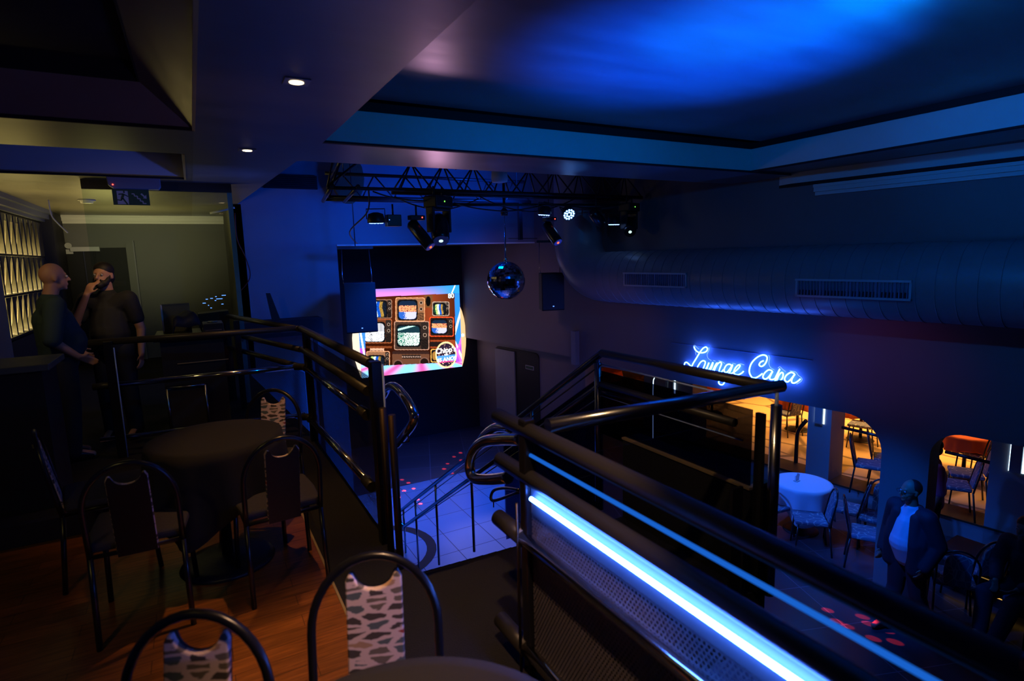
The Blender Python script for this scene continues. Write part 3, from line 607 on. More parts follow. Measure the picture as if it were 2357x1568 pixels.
for dz in (0.075, 0.29):
    MB().tube([Ap - Vector((0, 0, dz)), Ep - Vector((0, 0, dz))], 0.006, 8).build('thin_rod', M['steel'], t)
    MB().tube([(SX, 1.85, 1.05 - dz), (SX, 2.98, 1.05 - dz)], 0.005, 8).build('thin_rod', M['acrylic'], t)
def rz_(y): return 1.05 - (y - 2.98) * (2.97 / 4.72)
MB().tube([Ep, Ep + Vector((0, 0.1, -0.09)), Ep + Vector((0, 0.02, -0.2)), Ep + Vector((0, -0.12, -0.19))], 0.024, 14).build('end_bend', M['steel'], t)
for y in (3.9, 5.15, 6.21, 7.0, 7.55): MB().tube([(SX, y, rz_(y) - 0.02), (SX, y, max(rz_(y) - 1.05, ZH))], 0.014, 10).build('baluster', M['steel'], t)
MB().tube([(SX, 3.02, 0.98), (SX, 3.02, 0.0)], 0.024, 14).build('post', M['steel'], t); MB().tube([(SX, 3.02, 1.02), (SX, 3.02, 0.95)], 0.010, 10).build('post_pin', M['acrylic'], t)
MB().tube([(2.36, 1.70, 0.97), (2.36, 1.70, 0.0)], 0.026, 16).build('post', M['steel'], t); MB().tube([(2.36, 1.70, 1.03), (2.36, 1.70, 0.95)], 0.009, 10).build('post_pin', M['acrylic'], t)
MB().box((1.2, 1.735, 0.02), (2.32, 1.743, 0.93)).build('glass_panel', M['glass_dark'], t)
MB().box((SX - 0.004, 1.8, 0.5), (SX + 0.004, 2.98, 0.93)).build('glass_panel', M['glass_black'], t)
b = MB(); b.add([(SX, 2.98, -0.05), (SX, 2.98, 0.90), (SX, 4.42, rz_(4.42) - 0.15), (SX, 4.42, rz_(4.42) - 1.05)], [(0, 1, 2, 3)]); b.add([(SX + 0.01, 2.98, -0.05), (SX + 0.01, 2.98, 0.90), (SX + 0.01, 4.42, rz_(4.42) - 0.15), (SX + 0.01, 4.42, rz_(4.42) - 1.05)], [(3, 2, 1, 0)])
b.build('glass_panel', M['glass_black'], t)
MB().box((SX - 0.03, 1.715, 0.02), (SX - 0.01, 1.76, 0.93)).build('panel_clamp', M['metal_black'], t)
MB().box((2.10, 1.72, 0.02), (2.17, 1.735, 0.60)).build('panel_clamp', M['metal_black'], t)
# carpeted kerb wall of the stair head with brass edge
struct(MB().box((SX - 0.02, 1.78, 0.0), (SX + 0.12, 2.74, 0.53)).build('wall_kerb', M['carpet']))
struct(MB().box((SX - 0.03, 1.78, 0.53), (SX + 0.12, 2.74, 0.542)).build('trim_16', M['gold']))
# stairs
b = MB(); n = 14; y0, z0 = 2.75, -0.18; run = 0.30; rise = (2.5 - 0.0) / n
for k in range(n - 1): b.box((0.98, 2.75 + k * run, -2.5), (SX - 0.04, 2.75 + (k + 1) * run, -(k + 1) * rise))
tag(b.build('staircase', M['carpet']), 'dark carpeted straight stairs going down to the dance floor', 'stairs')
# ================================================================== STAGE: screen, speakers, mirror ball
YS = 12.55
def scr(cx_, cy_): return aty(780 + cx_ * 0.19131, 620 + cy_ * 0.19131, YS)   # coordinates of the screen seen close up
K = [(205, 250), (1447, 190), (1483, 1170), (275, 1312)]
def paint(x, y):
    """colour of the picture on the screen at (x, y)"""
    def rr(x0, y0, x1, y1, r=14):
        dx = max(x0 + r - x, 0, x - x1 + r); dy = max(y0 + r - y, 0, y - y1 + r); return dx * dx + dy * dy <= r * r and x0 <= x <= x1 and y0 <= y <= y1
    h = lambda a, b_: (math.sin(a * 12.9898 + b_ * 78.233) * 43758.5453) % 1.0
    n = h(round(x / 7), round(y / 7))
    top = 335 - (x - 380) * 0.045; bot = 1172 - (x - 300) * 0.05; lf = 318 + 0.0 * y; rt = 1392 + (y - 300) * 0.02
    logo = math.hypot(x - 1290, (y - 1030) * 0.80)
    if logo < 128:
        if logo > 112: return (1.0, 0.72, 0.38)
        if 1035 < y + (x - 1290) * 0.12 < 1120 and abs(x - 1292) < 118: return (0.12, 0.35, 0.85) if y < 1100 else (0.9, 0.10, 0.30)
        if n > 0.93: return (0.9, 0.6, 0.45)
        return (0.05, 0.03, 0.06)
    if y < top:
        f = (x - 250) / 1200; g = max(0, min(1, (y - 200) / 140))
        c = (0.75 * g + 0.16, 0.22 + 0.08 * g, 0.75); d = (0.05, 0.35, 0.85)
        k = max(0, min(1, (f - 0.55) * 2.6)); c = tuple(c[i] * (1 - k) + d[i] * k for i in range(3))
        if abs((x - 1395) + (y - 200) * 0.42) < 7: return (0.9, 1, 1)
        return c
    if y > bot:
        a = math.sin((x - 960) / (60 + (y - 1100) * 0.5) * 2.0 + 0.8); a = a * 0.5 + 0.5
        c1 = (0.30, 0.62, 1.0) if h(round((x - 900) / 110), 3) > 0.25 else (0.1, 0.35, 0.95)
        c2 = (1.0, 0.16, 0.42)
        return tuple(c1[i] * (1 - a ** 2.2) + c2[i] * a ** 2.2 for i in range(3))
    if x > rt:
        k = abs((x - 1430) + (y - 640) * 0.28) if y < 850 else abs((x - 1430) - (y - 950) * 0.45)
        if y > 790 and min(abs(x - 1440 + (y - 950) * 0.3), abs(x - 1430 - (y - 1000) * 0.35)) < 12: return (1.0, 0.2, 0.85)
        if k < 14: return (0.75, 0.92, 1.0)
        return (0.05, 0.28, 0.80) if y < 900 else (0.45, 0.12, 0.7)
    if x < lf:
        if abs((x - 250) - (y - 700) * 0.17) < 12: return (0.75, 0.9, 1.0)
        return (0.08, 0.28, 0.85) if y < 950 else (0.5, 0.12, 0.6) if y < 1150 else (0.4, 0.7, 1)
    def tv(x0, y0, x1, y1, sx0, sy0, sx1, sy1, frame, kind, edge=None):
        if not rr(x0, y0, x1, y1, 22): return None
        if not rr(x0 + 9, y0 + 9, x1 - 9, y1 - 9, 18): return edge or tuple(min(1, c * 2.2) for c in frame)
        if rr(sx0 - 18, sy0 - 18, sx1 + 16, sy1 + 18, 40):
            if not rr(sx0, sy0, sx1, sy1, 44): return (0.015, 0.015, 0.018)
            u = (x - sx0) / (sx1 - sx0); v = (y - sy0) / (sy1 - sy0)
            if kind == 'bars':
                c = [(0.02, 0.10, 0.06), (0.55, 0.65, 0.25), (0.75, 0.85, 0.80), (0.02, 0.15, 0.6), (0.45, 0.30, 0.08), (0.02, 0.03, 0.05)][min(5, int(u * 6 + 0.3 * math.sin(v * 5)))]
                return tuple(a * (0.5 + n * 0.7) for a in c)
            if kind == 'pink':
                if v < 0.25: return (0.02, 0.04, 0.08)
                if v < 0.60: return (0.75, 0.26 + n * 0.2, 0.2) if n > 0.25 else (0.3, 0.06, 0.06)
                return (0.05, 0.16, 0.5) if (u + n * 0.2) < 0.45 else (0.55, 0.55, 0.8)
            if kind == 'bw':
                g = 0.75 if (v > 0.45 and n > 0.3) else 0.12 + 0.5 * h(round(x / 22), 5); return (g, g, g * 1.05)
            if kind == 'crowd':
                if v < 0.35: return (0.02, 0.06, 0.08) if abs(v - 0.2 + u * 0.3) > 0.05 else (0.5, 0.8, 0.7)
                return (0.85, 0.95, 0.88) if n > (0.35 if u > 0.3 else 0.6) else (0.01, 0.20, 0.14)
        px = (sx1 + x1) / 2 + 6
        if x > sx1 + 18:
            for k in (0.22, 0.48):
                d = math.hypot(x - px, y - (y0 + (y1 - y0) * k)); R = (x1 - sx1) * 0.19
                if d < R: return (0.05, 0.03, 0.02) if d < R * 0.8 else (0.55, 0.42, 0.33)
            if y > y0 + (y1 - y0) * 0.62 and int(y / 9) % 2: return (0.012, 0.01, 0.01)
            return (0.05, 0.035, 0.03) if kind != 'pink' or x0 > 900 else frame
        return frame
    for a in ((300, 600, 640, 890, 305, 650, 545, 870, (0.20, 0.07, 0.03), 'bw'), (300, 362, 640, 592, 350, 390, 568, 575, (0.16, 0.09, 0.06), 'bars'),
              (680, 340, 1035, 628, 722, 382, 932, 600, (0.33, 0.17, 0.09), 'pink'), (1123, 388, 1330, 562, 1142, 420, 1276, 545, (0.20, 0.15, 0.12), 'bars'),
              (665, 625, 1087, 972, 710, 682, 970, 918, (0.09, 0.055, 0.04), 'crowd', (0.5, 0.3, 0.22)), (1090, 574, 1382, 810, 1118, 612, 1298, 770, (0.07, 0.03, 0.025), 'pink', (1.0, 0.13, 0.04)),
              (330, 985, 614, 1175, 360, 1050, 540, 1180, (0.32, 0.17, 0.10), 'bars'), (1105, 960, 1200, 1120, 1125, 985, 1180, 1100, (0.4, 0.22, 0.06), 'off')):
        c = tv(*a)
        if c: return c
    if 375 < x < 545 and (abs(y - 965) < 14 or (abs(x - 538) < 10 and 955 < y < 1000)): return (0.65, 0.40, 0.28)
    if rr(642, 985, 1088, 1165, 16):
        for qx in (712, 1028):
            d = math.hypot(x - qx, y - 1150 + (x > 900) * 30)
            if d < 62: return (0.03, 0.015, 0.012) if d < 48 else (0.22, 0.12, 0.09)
        if 1030 < y < 1075 and 760 < x < 985: return (0.5, 0.36, 0.3) if int(x / 11) % 2 and 1045 < y < 1062 else (0.04, 0.025, 0.02)
        return (0.18, 0.085, 0.05) if y > 1020 else (0.06, 0.03, 0.025)
    if 1098 < x < 1400 and 850 < y < 950: return (0.03, 0.02, 0.02) if 872 < y < 930 and x < 1260 else (0.32, 0.08, 0.03)
    if 1030 < x < 1128 and 310 < y < 462: return (0.22, 0.10, 0.04) if (math.hypot(x - 1075, (y - 385) * 0.5) > 30) else (0.01, 0.01, 0.01)
    if 330 < x < 640 and 925 < y < 950: return (0.25, 0.08, 0.03)
    g = 0.30 * (0.35 + 0.65 * max(0, 1 - abs(x - 1100) / 330)) if y < 640 else 0.06
    return (g * 1.0, g * 0.26, g * 0.10)
NX, NY = 330, 250; vs = []; cols_ = []; fs_ = []
for j in range(NY + 1):
    v = j / NY
    for i in range(NX + 1):
        u = i / NX
        x = (K[0][0] * (1 - u) + K[1][0] * u) * (1 - v) + (K[3][0] * (1 - u) + K[2][0] * u) * v
        y = (K[0][1] * (1 - u) + K[1][1] * u) * (1 - v) + (K[3][1] * (1 - u) + K[2][1] * u) * v
        p = scr(x, y); vs.append((p.x, YS, p.z)); cols_.append(paint(x, y))
for j in range(NY):
    for i in range(NX): a = j * (NX + 1) + i; fs_.append((a, a + NX + 1, a + NX + 2, a + 1))
sc = thing('led_screen', 'bright video screen showing stacked old television sets and a radio', 'screen', (4.2, 12.55, -0.9), world=True)
sc['_w'] = 1
def screen_mesh(name, V, Fc, Cc, parent, strength=1.9):
    me = bpy.data.meshes.new(name); off = abs_loc(parent); me.from_pydata([Vector(v) - off for v in V], [], Fc)
    at = me.color_attributes.new('picture', 'FLOAT_COLOR', 'POINT')
    flat = []
    for c in Cc: flat += [c[0] ** 1.3, c[1] ** 1.3, c[2] ** 1.3, 1.0]
    at.data.foreach_set('color', flat)
    m = bpy.data.materials.new('screen_picture'); m.use_nodes = True; nt = m.node_tree; nt.nodes.remove(nt.nodes['Principled BSDF'])
    e = nt.nodes.new('ShaderNodeEmission'); e.inputs[1].default_value = strength; a = nt.nodes.new('ShaderNodeAttribute'); a.attribute_name = 'picture'
    nt.links.new(a.outputs['Color'], e.inputs[0]); nt.links.new(e.outputs[0], nt.nodes['Material Output'].inputs[0]); me.materials.append(m)
    o = bpy.data.objects.new(name, me); C.objects.link(o); o.parent = parent; return o
screen_mesh('picture', vs, fs_, cols_, sc)
p0, p1, p2, p3 = scr(205, 250), scr(1447, 190), scr(1483, 1170), scr(275, 1312)
b = MB(); b.prism([(p.x, YS + 0.004, p.z) for p in (p0, p3, p2, p1)], (0, 0.045, 0)); b.build('cabinet', M['plastic'], sc)
cream = emit('cream_screen_edge', (1.0, 0.62, 0.30), 1.15); cream_l = emit('cream_screen_edge_bright', (1.0, 0.82, 0.62), 1.3)
for nm, pts, mt in (('side_wing', [(1456, 450), (1480, 500), (1505, 590), (1523, 700), (1530, 800), (1528, 920), (1515, 1040), (1498, 1120), (1484, 1168)], cream), ('side_wing', [(272, 1306), (230, 1200), (195, 1090), (172, 960), (163, 830), (172, 730), (186, 670), (240, 668)], cream_l)):
    q = [scr(*p) for p in pts]; b = MB(); b.prism([(p.x, YS, p.z) for p in q], (0, 0.03, 0)); b.build(nm, mt, sc)
def text(s_, mat, parent, loc, size, rot, name, shear=0.0, bold=0.0, extr=0.002):
    cu = bpy.data.curves.new('t', 'FONT'); cu.body = s_; cu.size = size; cu.shear = shear; cu.offset = bold; cu.extrude = extr; cu.align_x = 'CENTER'; cu.align_y = 'CENTER'
    ob = bpy.data.objects.new('t', cu); C.objects.link(ob); dg = bpy.context.evaluated_depsgraph_get(); dg.update()
    me = bpy.data.meshes.new_from_object(ob.evaluated_get(dg)); bpy.data.objects.remove(ob); bpy.data.curves.remove(cu)
    me.materials.clear(); me.materials.append(mat); o = bpy.data.objects.new(name, me); C.objects.link(o)
    o.parent = parent; o.location = Vector(loc) - abs_loc(parent); o.rotation_euler = rot; return o
tw = emit('bright_lettering', (1.0, 0.92, 0.85), 2.2); tb = emit('ice_blue_lettering', (0.65, 0.95, 1.0), 2.0)
def st(s_, x, y, size, mat, nm='lettering', roll=0.03, **kw): p = scr(x, y); return text(s_, mat, sc, (p.x, YS - 0.012, p.z), size, (PI / 2, -roll, 0), nm, **kw)
st("Chipp's", 1285, 975, 0.175, tw, bold=0.004); st('BAR', 1290, 1028, 0.055, tw, bold=0.002); st('45 ANOS', 1292, 1083, 0.125, tw, bold=0.003, shear=0.15)
st('80', 1347, 322, 0.155, tb, bold=0.003)
st('*', 1490, 812, 0.2, tw, bold=0.003)
# light thrown by the screen: none extra, its picture glows

def speaker(name_loc, w_, d_, h_, rz, label, tilt=0.0):
    t = thing('hanging_speaker', label, 'speaker', name_loc, rz)
    MB().prism([(-w_ / 2, -d_ / 2, -h_), (w_ / 2, -d_ / 2, -h_), (w_ * 0.36, d_ / 2, -h_), (-w_ * 0.36, d_ / 2, -h_)], (0, 0, h_)).build('cabinet', M['speaker'], t, bevel=0.012)
    MB().box((-w_ / 2 + 0.015, -d_ / 2 - 0.008, -h_ + 0.02), (w_ / 2 - 0.015, -d_ / 2 + 0.001, -0.02)).build('grille', M['plastic'], t)
    MB().box((-0.012, -d_ / 2 - 0.012, -h_ + 0.07), (0.012, -d_ / 2 - 0.007, -h_ + 0.085)).build('badge', M['led_blue'], t)
    for sx in (-1, 1):
        s_ = MB().tube([(sx * (w_ / 2 - 0.03), -0.03, 0.0), (sx * (w_ / 2 - 0.02), 0, 0.10), (sx * w_ * 0.42, 0.02, 0.55)], 0.006, 8).build('suspension_strap', M['steel'], t)
    MB().tube([(0, 0, 0.55), (0, 0, 3.6 - name_loc[2])], 0.008, 6).build('drop_cable', M['truss'], t)
    MB().box((-w_ * 0.55, -0.02, 0.53), (w_ * 0.55, 0.03, 0.57)).build('hanger_bar', M['truss'], t)
    return t
pr = aty(1265, 628, 8.6); speaker((pr.x, 8.6, pr.z), 0.42, 0.36, 0.66, -0.25, 'black speaker hanging on straps to the right of the mirror ball')
pl = aty(823, 650, 9.3); speaker((pl.x, 9.3, pl.z), 0.50, 0.42, 0.80, -0.12, 'large black speaker hanging in front of the left screen edge')
# mirror ball
pb = aty(1165, 646, 7.6); rB = 44.5 * (pb - Vector((0, 0, HC))).length / F_PX * 0.97
t = thing('mirror_ball', 'mirrored disco ball hanging under the lighting truss', 'disco ball', pb)
b = MB(); nr = 26
for i in range(nr):
    a0, a1 = PI * i / nr, PI * (i + 1) / nr; am = (a0 + a1) / 2; k = max(6, int(2 * nr * math.sin(am)))
    for j in range(k):
        b0, b1 = 2 * PI * j / k, 2 * PI * (j + 1) / k; bm = (b0 + b1) / 2
        e = 0.05 / nr; q = [(a0 + e, b0 + e), (a1 - e, b0 + e), (a1 - e, b1 - e), (a0 + e, b1 - e)]
        ja, jb = (rnd.random() - .5) * 0.02, (rnd.random() - .5) * 0.02
        nvec = Vector((math.sin(am + ja) * math.cos(bm + jb), math.sin(am + ja) * math.sin(bm + jb), math.cos(am + ja)))
        cen = Vector((math.sin(am) * math.cos(bm), math.sin(am) * math.sin(bm), math.cos(am))) * rB
        V4 = []
        for aa, bb in q:
            v = Vector((math.sin(aa) * math.cos(bb), math.sin(aa) * math.sin(bb), math.cos(aa))) * rB
            V4.append(v - nvec * (v - cen).dot(nvec))
        b.add(V4, [(0, 1, 2, 3)])
b.build('mirror_tiles', M['mirror'], t); MB().ball((0, 0, 0), rB * 0.975, 24, 16).build('core', M['speaker'], t)
ptop = aty(1166, 520, 7.6).z - pb.z
MB().lathe([(0.02, rB - 0.01), (0.03, rB + 0.03), (0.012, rB + 0.07), (0.012, ptop - 0.02)], 12).build('rod', M['chrome'], t)
MB().tube([(0, 0, ptop - 0.02), (0, 0, ptop + 0.16)], 0.004, 6).build('chain', M['steel'], t)
MB().lathe([(0.05, ptop + 0.15), (0.055, ptop + 0.22), (0.02, ptop + 0.26), (0.02, 3.6 - pb.z)], 14).build('motor', M['plastic'], t)

# ================================================================== TRUSS AND LANTERNS
TZ = 2.56
t = thing('lighting_truss', 'black metal box truss frame carrying the stage lights', 'truss', (3.8, 7.4, 2.5), world=True)
def chord(a, b_, r=0.026): MB().tube([a, b_], r, 10).build('chord', M['truss'], t)
def lattice(a, b_, up, n, nm='lattice'):
    a = Vector(a); b_ = Vector(b_); up = Vector(up); m = MB(); d = (b_ - a) / n
    for k in range(n):
        m.tube([a + d * k, a + d * (k + 0.5) + up], 0.011, 6); m.tube([a + d * (k + 0.5) + up, a + d * (k + 1)], 0.011, 6)
    m.build(nm, M['truss'], t)
xl, xr = 2.36, 6.3
for y, z in ((7.05, TZ), (7.40, TZ), (7.22, TZ + 0.36)): chord((xl, y, z), (xr, y, z))
lattice((xl, 7.05, TZ), (xr, 7.05, TZ), (0, 0.17, 0.36), 9); lattice((xl, 7.40, TZ), (xr, 7.40, TZ), (0, -0.18, 0.36), 9)
for y, z in ((8.30, TZ + 0.02), (8.62, TZ + 0.02), (8.46, TZ + 0.36)): chord((1.75, y, z), (5.0, y, z))
lattice((1.75, 8.30, TZ + 0.02), (5.0, 8.30, TZ + 0.02), (0, 0.16, 0.34), 7)
for x, z in ((1.5, TZ), (1.8, TZ), (1.65, TZ + 0.34)): chord((x, 6.9, z), (x + 0.25, 8.7, z))
lattice((1.5, 6.9, TZ), (1.75, 8.7, TZ), (0.15, 0, 0.34), 4)
chord((1.45, 6.95, TZ - 0.02), (xl + 0.1, 7.05, TZ), 0.022); chord((1.46, 6.95, TZ), (2.0, 6.95, TZ + 0.42), 0.014); chord((1.46, 6.95, TZ), (1.6, 6.95, TZ + 0.5), 0.012)
chord((3.1, 7.2, TZ - 0.16), (6.2, 7.2, TZ - 0.10), 0.02)
for x, y in ((2.0, 8.4), (4.8, 8.4), (3.2, 7.22)): MB().tube([(x, y, TZ + 0.3), (x, y, 3.6)], 0.01, 8).build('drop_rod', M['truss'], t)
p = aty(1532, 573, 7.1); MB().box((p.x - 0.03, 7.07, p.z), (p.x + 0.03, 7.13, 3.3)).build('end_post', M['truss'], t)
p = aty(1198, 552, 8.3); MB().box((p.x - 0.03, 8.27, p.z), (p.x + 0.03, 8.33, TZ)).build('drop_post', M['truss'], t)
MB().tube([aty(1170, 549, 8.3), aty(1236, 549, 8.3)], 0.006, 6).build('cross_bar', M['truss'], t)
# slack black cables along the truss
for k, (x0, x1, yy, zz, sag) in enumerate(((2.0, 3.1, 7.0, TZ - 0.04, 0.10), (3.1, 4.5, 7.1, TZ - 0.14, 0.10), (4.5, 6.0, 7.1, TZ - 0.10, 0.07), (2.4, 3.6, 7.4, TZ - 0.05, 0.16), (3.6, 5.2, 7.35, TZ - 0.02, 0.2))):
    pts = [(x0 + (x1 - x0) * i / 12, yy + 0.03 * math.sin(i), zz - sag * math.sin(PI * i / 12)) for i in range(13)]
    MB().tube(pts, 0.009, 6).build('cable', M['plastic'], t)
cb = thing('hanging_cable', 'thin black cable hanging down from the left truss corner to the stage opening', 'cable', (2.0, 7.4, 1.6), world=True)
MB().tube(smooth_path([(1.95, 7.0, TZ - 0.02), (2.0, 7.3, 2.3), (1.98, 8.2, 2.1), (2.45, 9.7, 1.98)], 6), 0.010, 6).build('cable', M['plastic'], cb)

def moving_head(px, py0, py1, Y, yaw, tilt, lens, label, k=1.0):
    a = aty(px, py0, Y); bpt = aty(px, py1, Y); H = a.z - bpt.z
    t = thing('moving_head_light', label, 'stage light', (a.x, Y, a.z), yaw, 'moving head lights on the truss')
    w_ = 0.15 * k
    MB().prism([(-w_, -0.11, -0.13 * k), (w_, -0.11, -0.13 * k), (w_, 0.11, -0.13 * k), (-w_, 0.11, -0.13 * k)], (0, 0, 0.13 * k)).build('base', M['plastic'], t, bevel=0.02)
    MB().box((-0.012, -0.115, -0.07 * k), (0.0, -0.109, -0.055 * k)).build('status_light', M['green_dot'], t)
    y_ = MB()
    for s_ in (-1, 1): y_.box((s_ * w_ * 0.95 - 0.022, -0.06, -0.40 * k), (s_ * w_ * 0.95 + 0.022, 0.06, -0.12 * k))
    y_.box((-w_, -0.06, -0.16 * k), (w_, 0.06, -0.13 * k)); y_.build('yoke', M['plastic'], t, bevel=0.012)
    R = Euler((tilt[0], tilt[1], 0)).to_matrix(); c = Vector((0, 0, -0.34 * k)); r = 0.105 * k
    hd = MB().lathe([(r * 0.5, 0.17 * k), (r * 0.95, 0.10 * k), (r * 1.05, 0.0), (r * 0.95, -0.16 * k), (r * 0.82, -0.2 * k)], 22, c, R).build('head', M['metal_black'], t)
    MB().lathe([(0.001, 0.205 * k), (r * 0.7, 0.19 * k), (r * 0.72, 0.14 * k)], 20, c, R @ Matrix.Rotation(PI, 3, 'X')).build('lens', lens, hd)
    MB().tube([(-w_ * 0.5, 0, 0), (-w_ * 0.5, 0, 0.12)], 0.014, 8).build('clamp', M['truss'], t); MB().tube([(w_ * 0.5, 0, 0), (w_ * 0.5, 0, 0.12)], 0.014, 8).build('clamp', M['truss'], t)
    return t
moving_head(1008, 452, 560, 7.05, 0.5, (-0.45, 0.5), M['white_lens'], 'large moving head light with pale lens, left of the mirror ball', 1.15)
moving_head(1448, 468, 556, 7.05, 0.3, (-0.55, 0.9), M['white_lens'], 'moving head light with pale lens at the right end of the truss')
def scan_spot(px, py, Y, lean, yaw, label, L=0.30):
    a = aty(px, py, Y); t = thing('spotlight', label, 'stage light', (a.x, Y, a.z), yaw, 'red lens spotlights on the truss')
    MB().box((-0.10, -0.05, -0.06), (0.10, 0.05, 0.0)).build('bracket', M['plastic'], t, bevel=0.01)
    R = Euler(lean).to_matrix(); c = Vector((0, 0, -0.18))
    hd = MB().lathe([(0.05, 0.13), (0.075, 0.10), (0.078, -0.10), (0.072, -L * 0.75), (0.066, -L * 0.8), (0.058, -L * 0.78)], 22, c, R).build('barrel', M['metal_black'], t)
    MB().lathe([(0.062, 0.0), (0.069, 0.006), (0.062, 0.012)], 22, c + R @ Vector((0, 0, -L * 0.8)), R).build('lens_ring', M['acrylic'], hd)
    MB().lathe([(0.0005, -L * 0.775), (0.058, -L * 0.77)], 20, c, R).build('lens', principled('dark_red_glass', (0.5, 0.03, 0.01), 0.15, emis=(1, 0.05, 0.0), es=0.35), hd)
    MB().ball(c + R @ Vector((0, 0, -L * 0.79)), 0.018, 10, 6).build('glow', M['red_lens'], hd)
    MB().box((0.05, -0.056, -0.035), (0.062, -0.05, -0.02)).build('status_light', M['red_dot'], t)
    MB().tube([(0, 0, 0), (0, 0, 0.13)], 0.013, 8).build('clamp', M['truss'], t); return t
scan_spot(958, 496, 6.95, (-0.60, -0.42, 0), 0.1, 'tilted black spotlight with red lens, left of the large moving head', 0.36)
scan_spot(1265, 500, 6.95, (-0.70, -0.12, 0), 0.1, 'upright black spotlight with red lens, right of the mirror ball', 0.30)
def par_can(px, py, Y, rot, label, r=0.10, lit=True):
    a = aty(px, py, Y); t = thing('par_light', label, 'stage light', (a.x, Y, a.z), 0, 'flat LED wash lights on the truss'); t.rotation_euler = rot
    MB().lathe([(0.03, 0.12), (r * 0.85, 0.10), (r, 0.03), (r, -0.005), (r * 0.93, -0.005), (r * 0.93, 0.008)], 24).build('housing', M['plastic'], t)
    MB().lathe([(0.0005, 0.006), (r * 0.93, 0.006)], 20).build('face', M['metal_black'], t)
    b = MB()
    for q in range(12): a_ = q * PI / 6; b.ball((r * 0.72 * math.cos(a_), r * 0.72 * math.sin(a_), 0.0), r * 0.15, 8, 5)
    for q in range(6): a_ = q * PI / 3; b.ball((r * 0.36 * math.cos(a_), r * 0.36 * math.sin(a_), 0.0), r * 0.15, 8, 5)
    b.build('led_cluster', M['par_led'] if lit else M['plastic'], t)
    MB().tube([(-r * 1.08, 0, 0.04), (-r * 1.08, 0, 0.16), (r * 1.08, 0, 0.16), (r * 1.08, 0, 0.04)], 0.007, 6).build('bracket', M['plastic'], t); return t
par_can(866, 512, 7.0, (0.10, -0.03, 0), 'LED wash light at the far left of the truss, pointing down', 0.105)
par_can(1253, 494, 7.0, (0.08, 0.05, 0), 'LED wash light above the red lens spotlight right of the mirror ball', 0.10)
par_can(1310, 494, 7.0, (-0.95, 0.25, 0.0), 'LED wash light tilted so its round blue white face shows', 0.10)
par_can(1413, 516, 7.0, (0.03, 0.0, 0), 'LED wash light beside the rightmost moving head, pointing down', 0.10)
a = aty(905, 508, 7.02); t = thing('control_box', 'small black box mounted beside the far left wash light', 'box', a); MB().box((-0.09, -0.06, -0.07), (0.09, 0.06, 0.07)).build('casing', M['plastic'], t, bevel=0.008); MB().box((-0.07, -0.066, 0.0), (-0.062, -0.06, 0.01)).build('status_light', M['led_blue'], t); MB().tube([(0, 0, 0.07), (0, 0, 0.2)], 0.012, 8).build('clamp', M['truss'], t)
a = aty(1372, 498, 6.95); t = thing('spotlight', 'unlit dark spotlight tilted at the right part of the truss', 'stage light', a)
MB().lathe([(0.04, 0.12), (0.08, 0.10), (0.085, -0.10), (0.07, -0.16)], 18, (0, 0, 0), Euler((0.2, -0.9, 0)).to_matrix()).build('barrel', M['metal_black'], t); MB().tube([(0, 0, 0.05), (0, 0, 0.3)], 0.012, 8).build('clamp', M['truss'], t)
# things fixed near the stage ceiling
a = aty(1150, 417, 6.6); t = thing('smoke_detector', 'white round ceiling sensor hanging under the slab near the truss', 'detector', a)
MB().lathe([(0.06, -0.02), (0.10, -0.01), (0.105, 0.05), (0.10, 0.12)], 24).build('housing', M['white'], t); MB().tube([(0, 0, 0.11), (0, 0, 3.6 - a.z)], 0.012, 8).build('stem', M['truss'], t)
a0 = aty(800, 410, 9.6); b = MB(); b.lathe([(0.30, -0.03), (0.33, -0.03), (0.33, 0.03), (0.30, 0.03)], 14, (0, 0, 0), Matrix.Rotation(PI / 2, 3, 'X')); b.lathe([(0.0005, 0), (0.31, 0)], 14, (0, 0, 0), Matrix.Rotation(PI / 2, 3, 'X'))
t = thing('ceiling_board', 'tan rounded board hanging at the left behind the truss', 'board', a0); o = b.build('board', M['tan_disc'], t); o.scale = (0.8, 1, 1.25)

# ================================================================== DUCT WITH GRILLES
t = thing('air_duct', 'big round grey air duct running along the right wall above the neon sign', 'duct', fp(2, 0.5, 0.9), world=True)
def dp(s_, off, z): return fp(s_, off, z)
RD = 0.40; ZD = 1.33; OD = 0.46
S_far = fs(1392, 640, OD)[0]
path = [dp(s_, OD, ZD) for s_ in [-3.5 + k * (S_far - 0.0 + 3.5) / 16 for k in range(17)]]
for k in range(1, 10):
    a = k * PI / 18; path.append(dp(S_far + 0.62 * math.sin(a), OD, ZD + 0.62 * (1 - math.cos(a))))
path += [dp(S_far + 0.62, OD, z) for z in (2.1, 2.5, 3.0, 3.58)]
rs = [RD] * len(path)
MB().tube(path, RD, 40, rs=rs).build('tube', M['duct'], t)
b = MB()
s_ = -3.0
while s_ < S_far - 0.05:
    b.tube([dp(s_, OD, ZD) + (FN * math.cos(a) + Vector((0, 0, math.sin(a)))) * (RD + 0.002) for a in [2 * PI * k / 36 for k in range(36)]], 0.0035, 5, closed=True); s_ += 0.16
b.build('rib_seams', M['duct'], t)
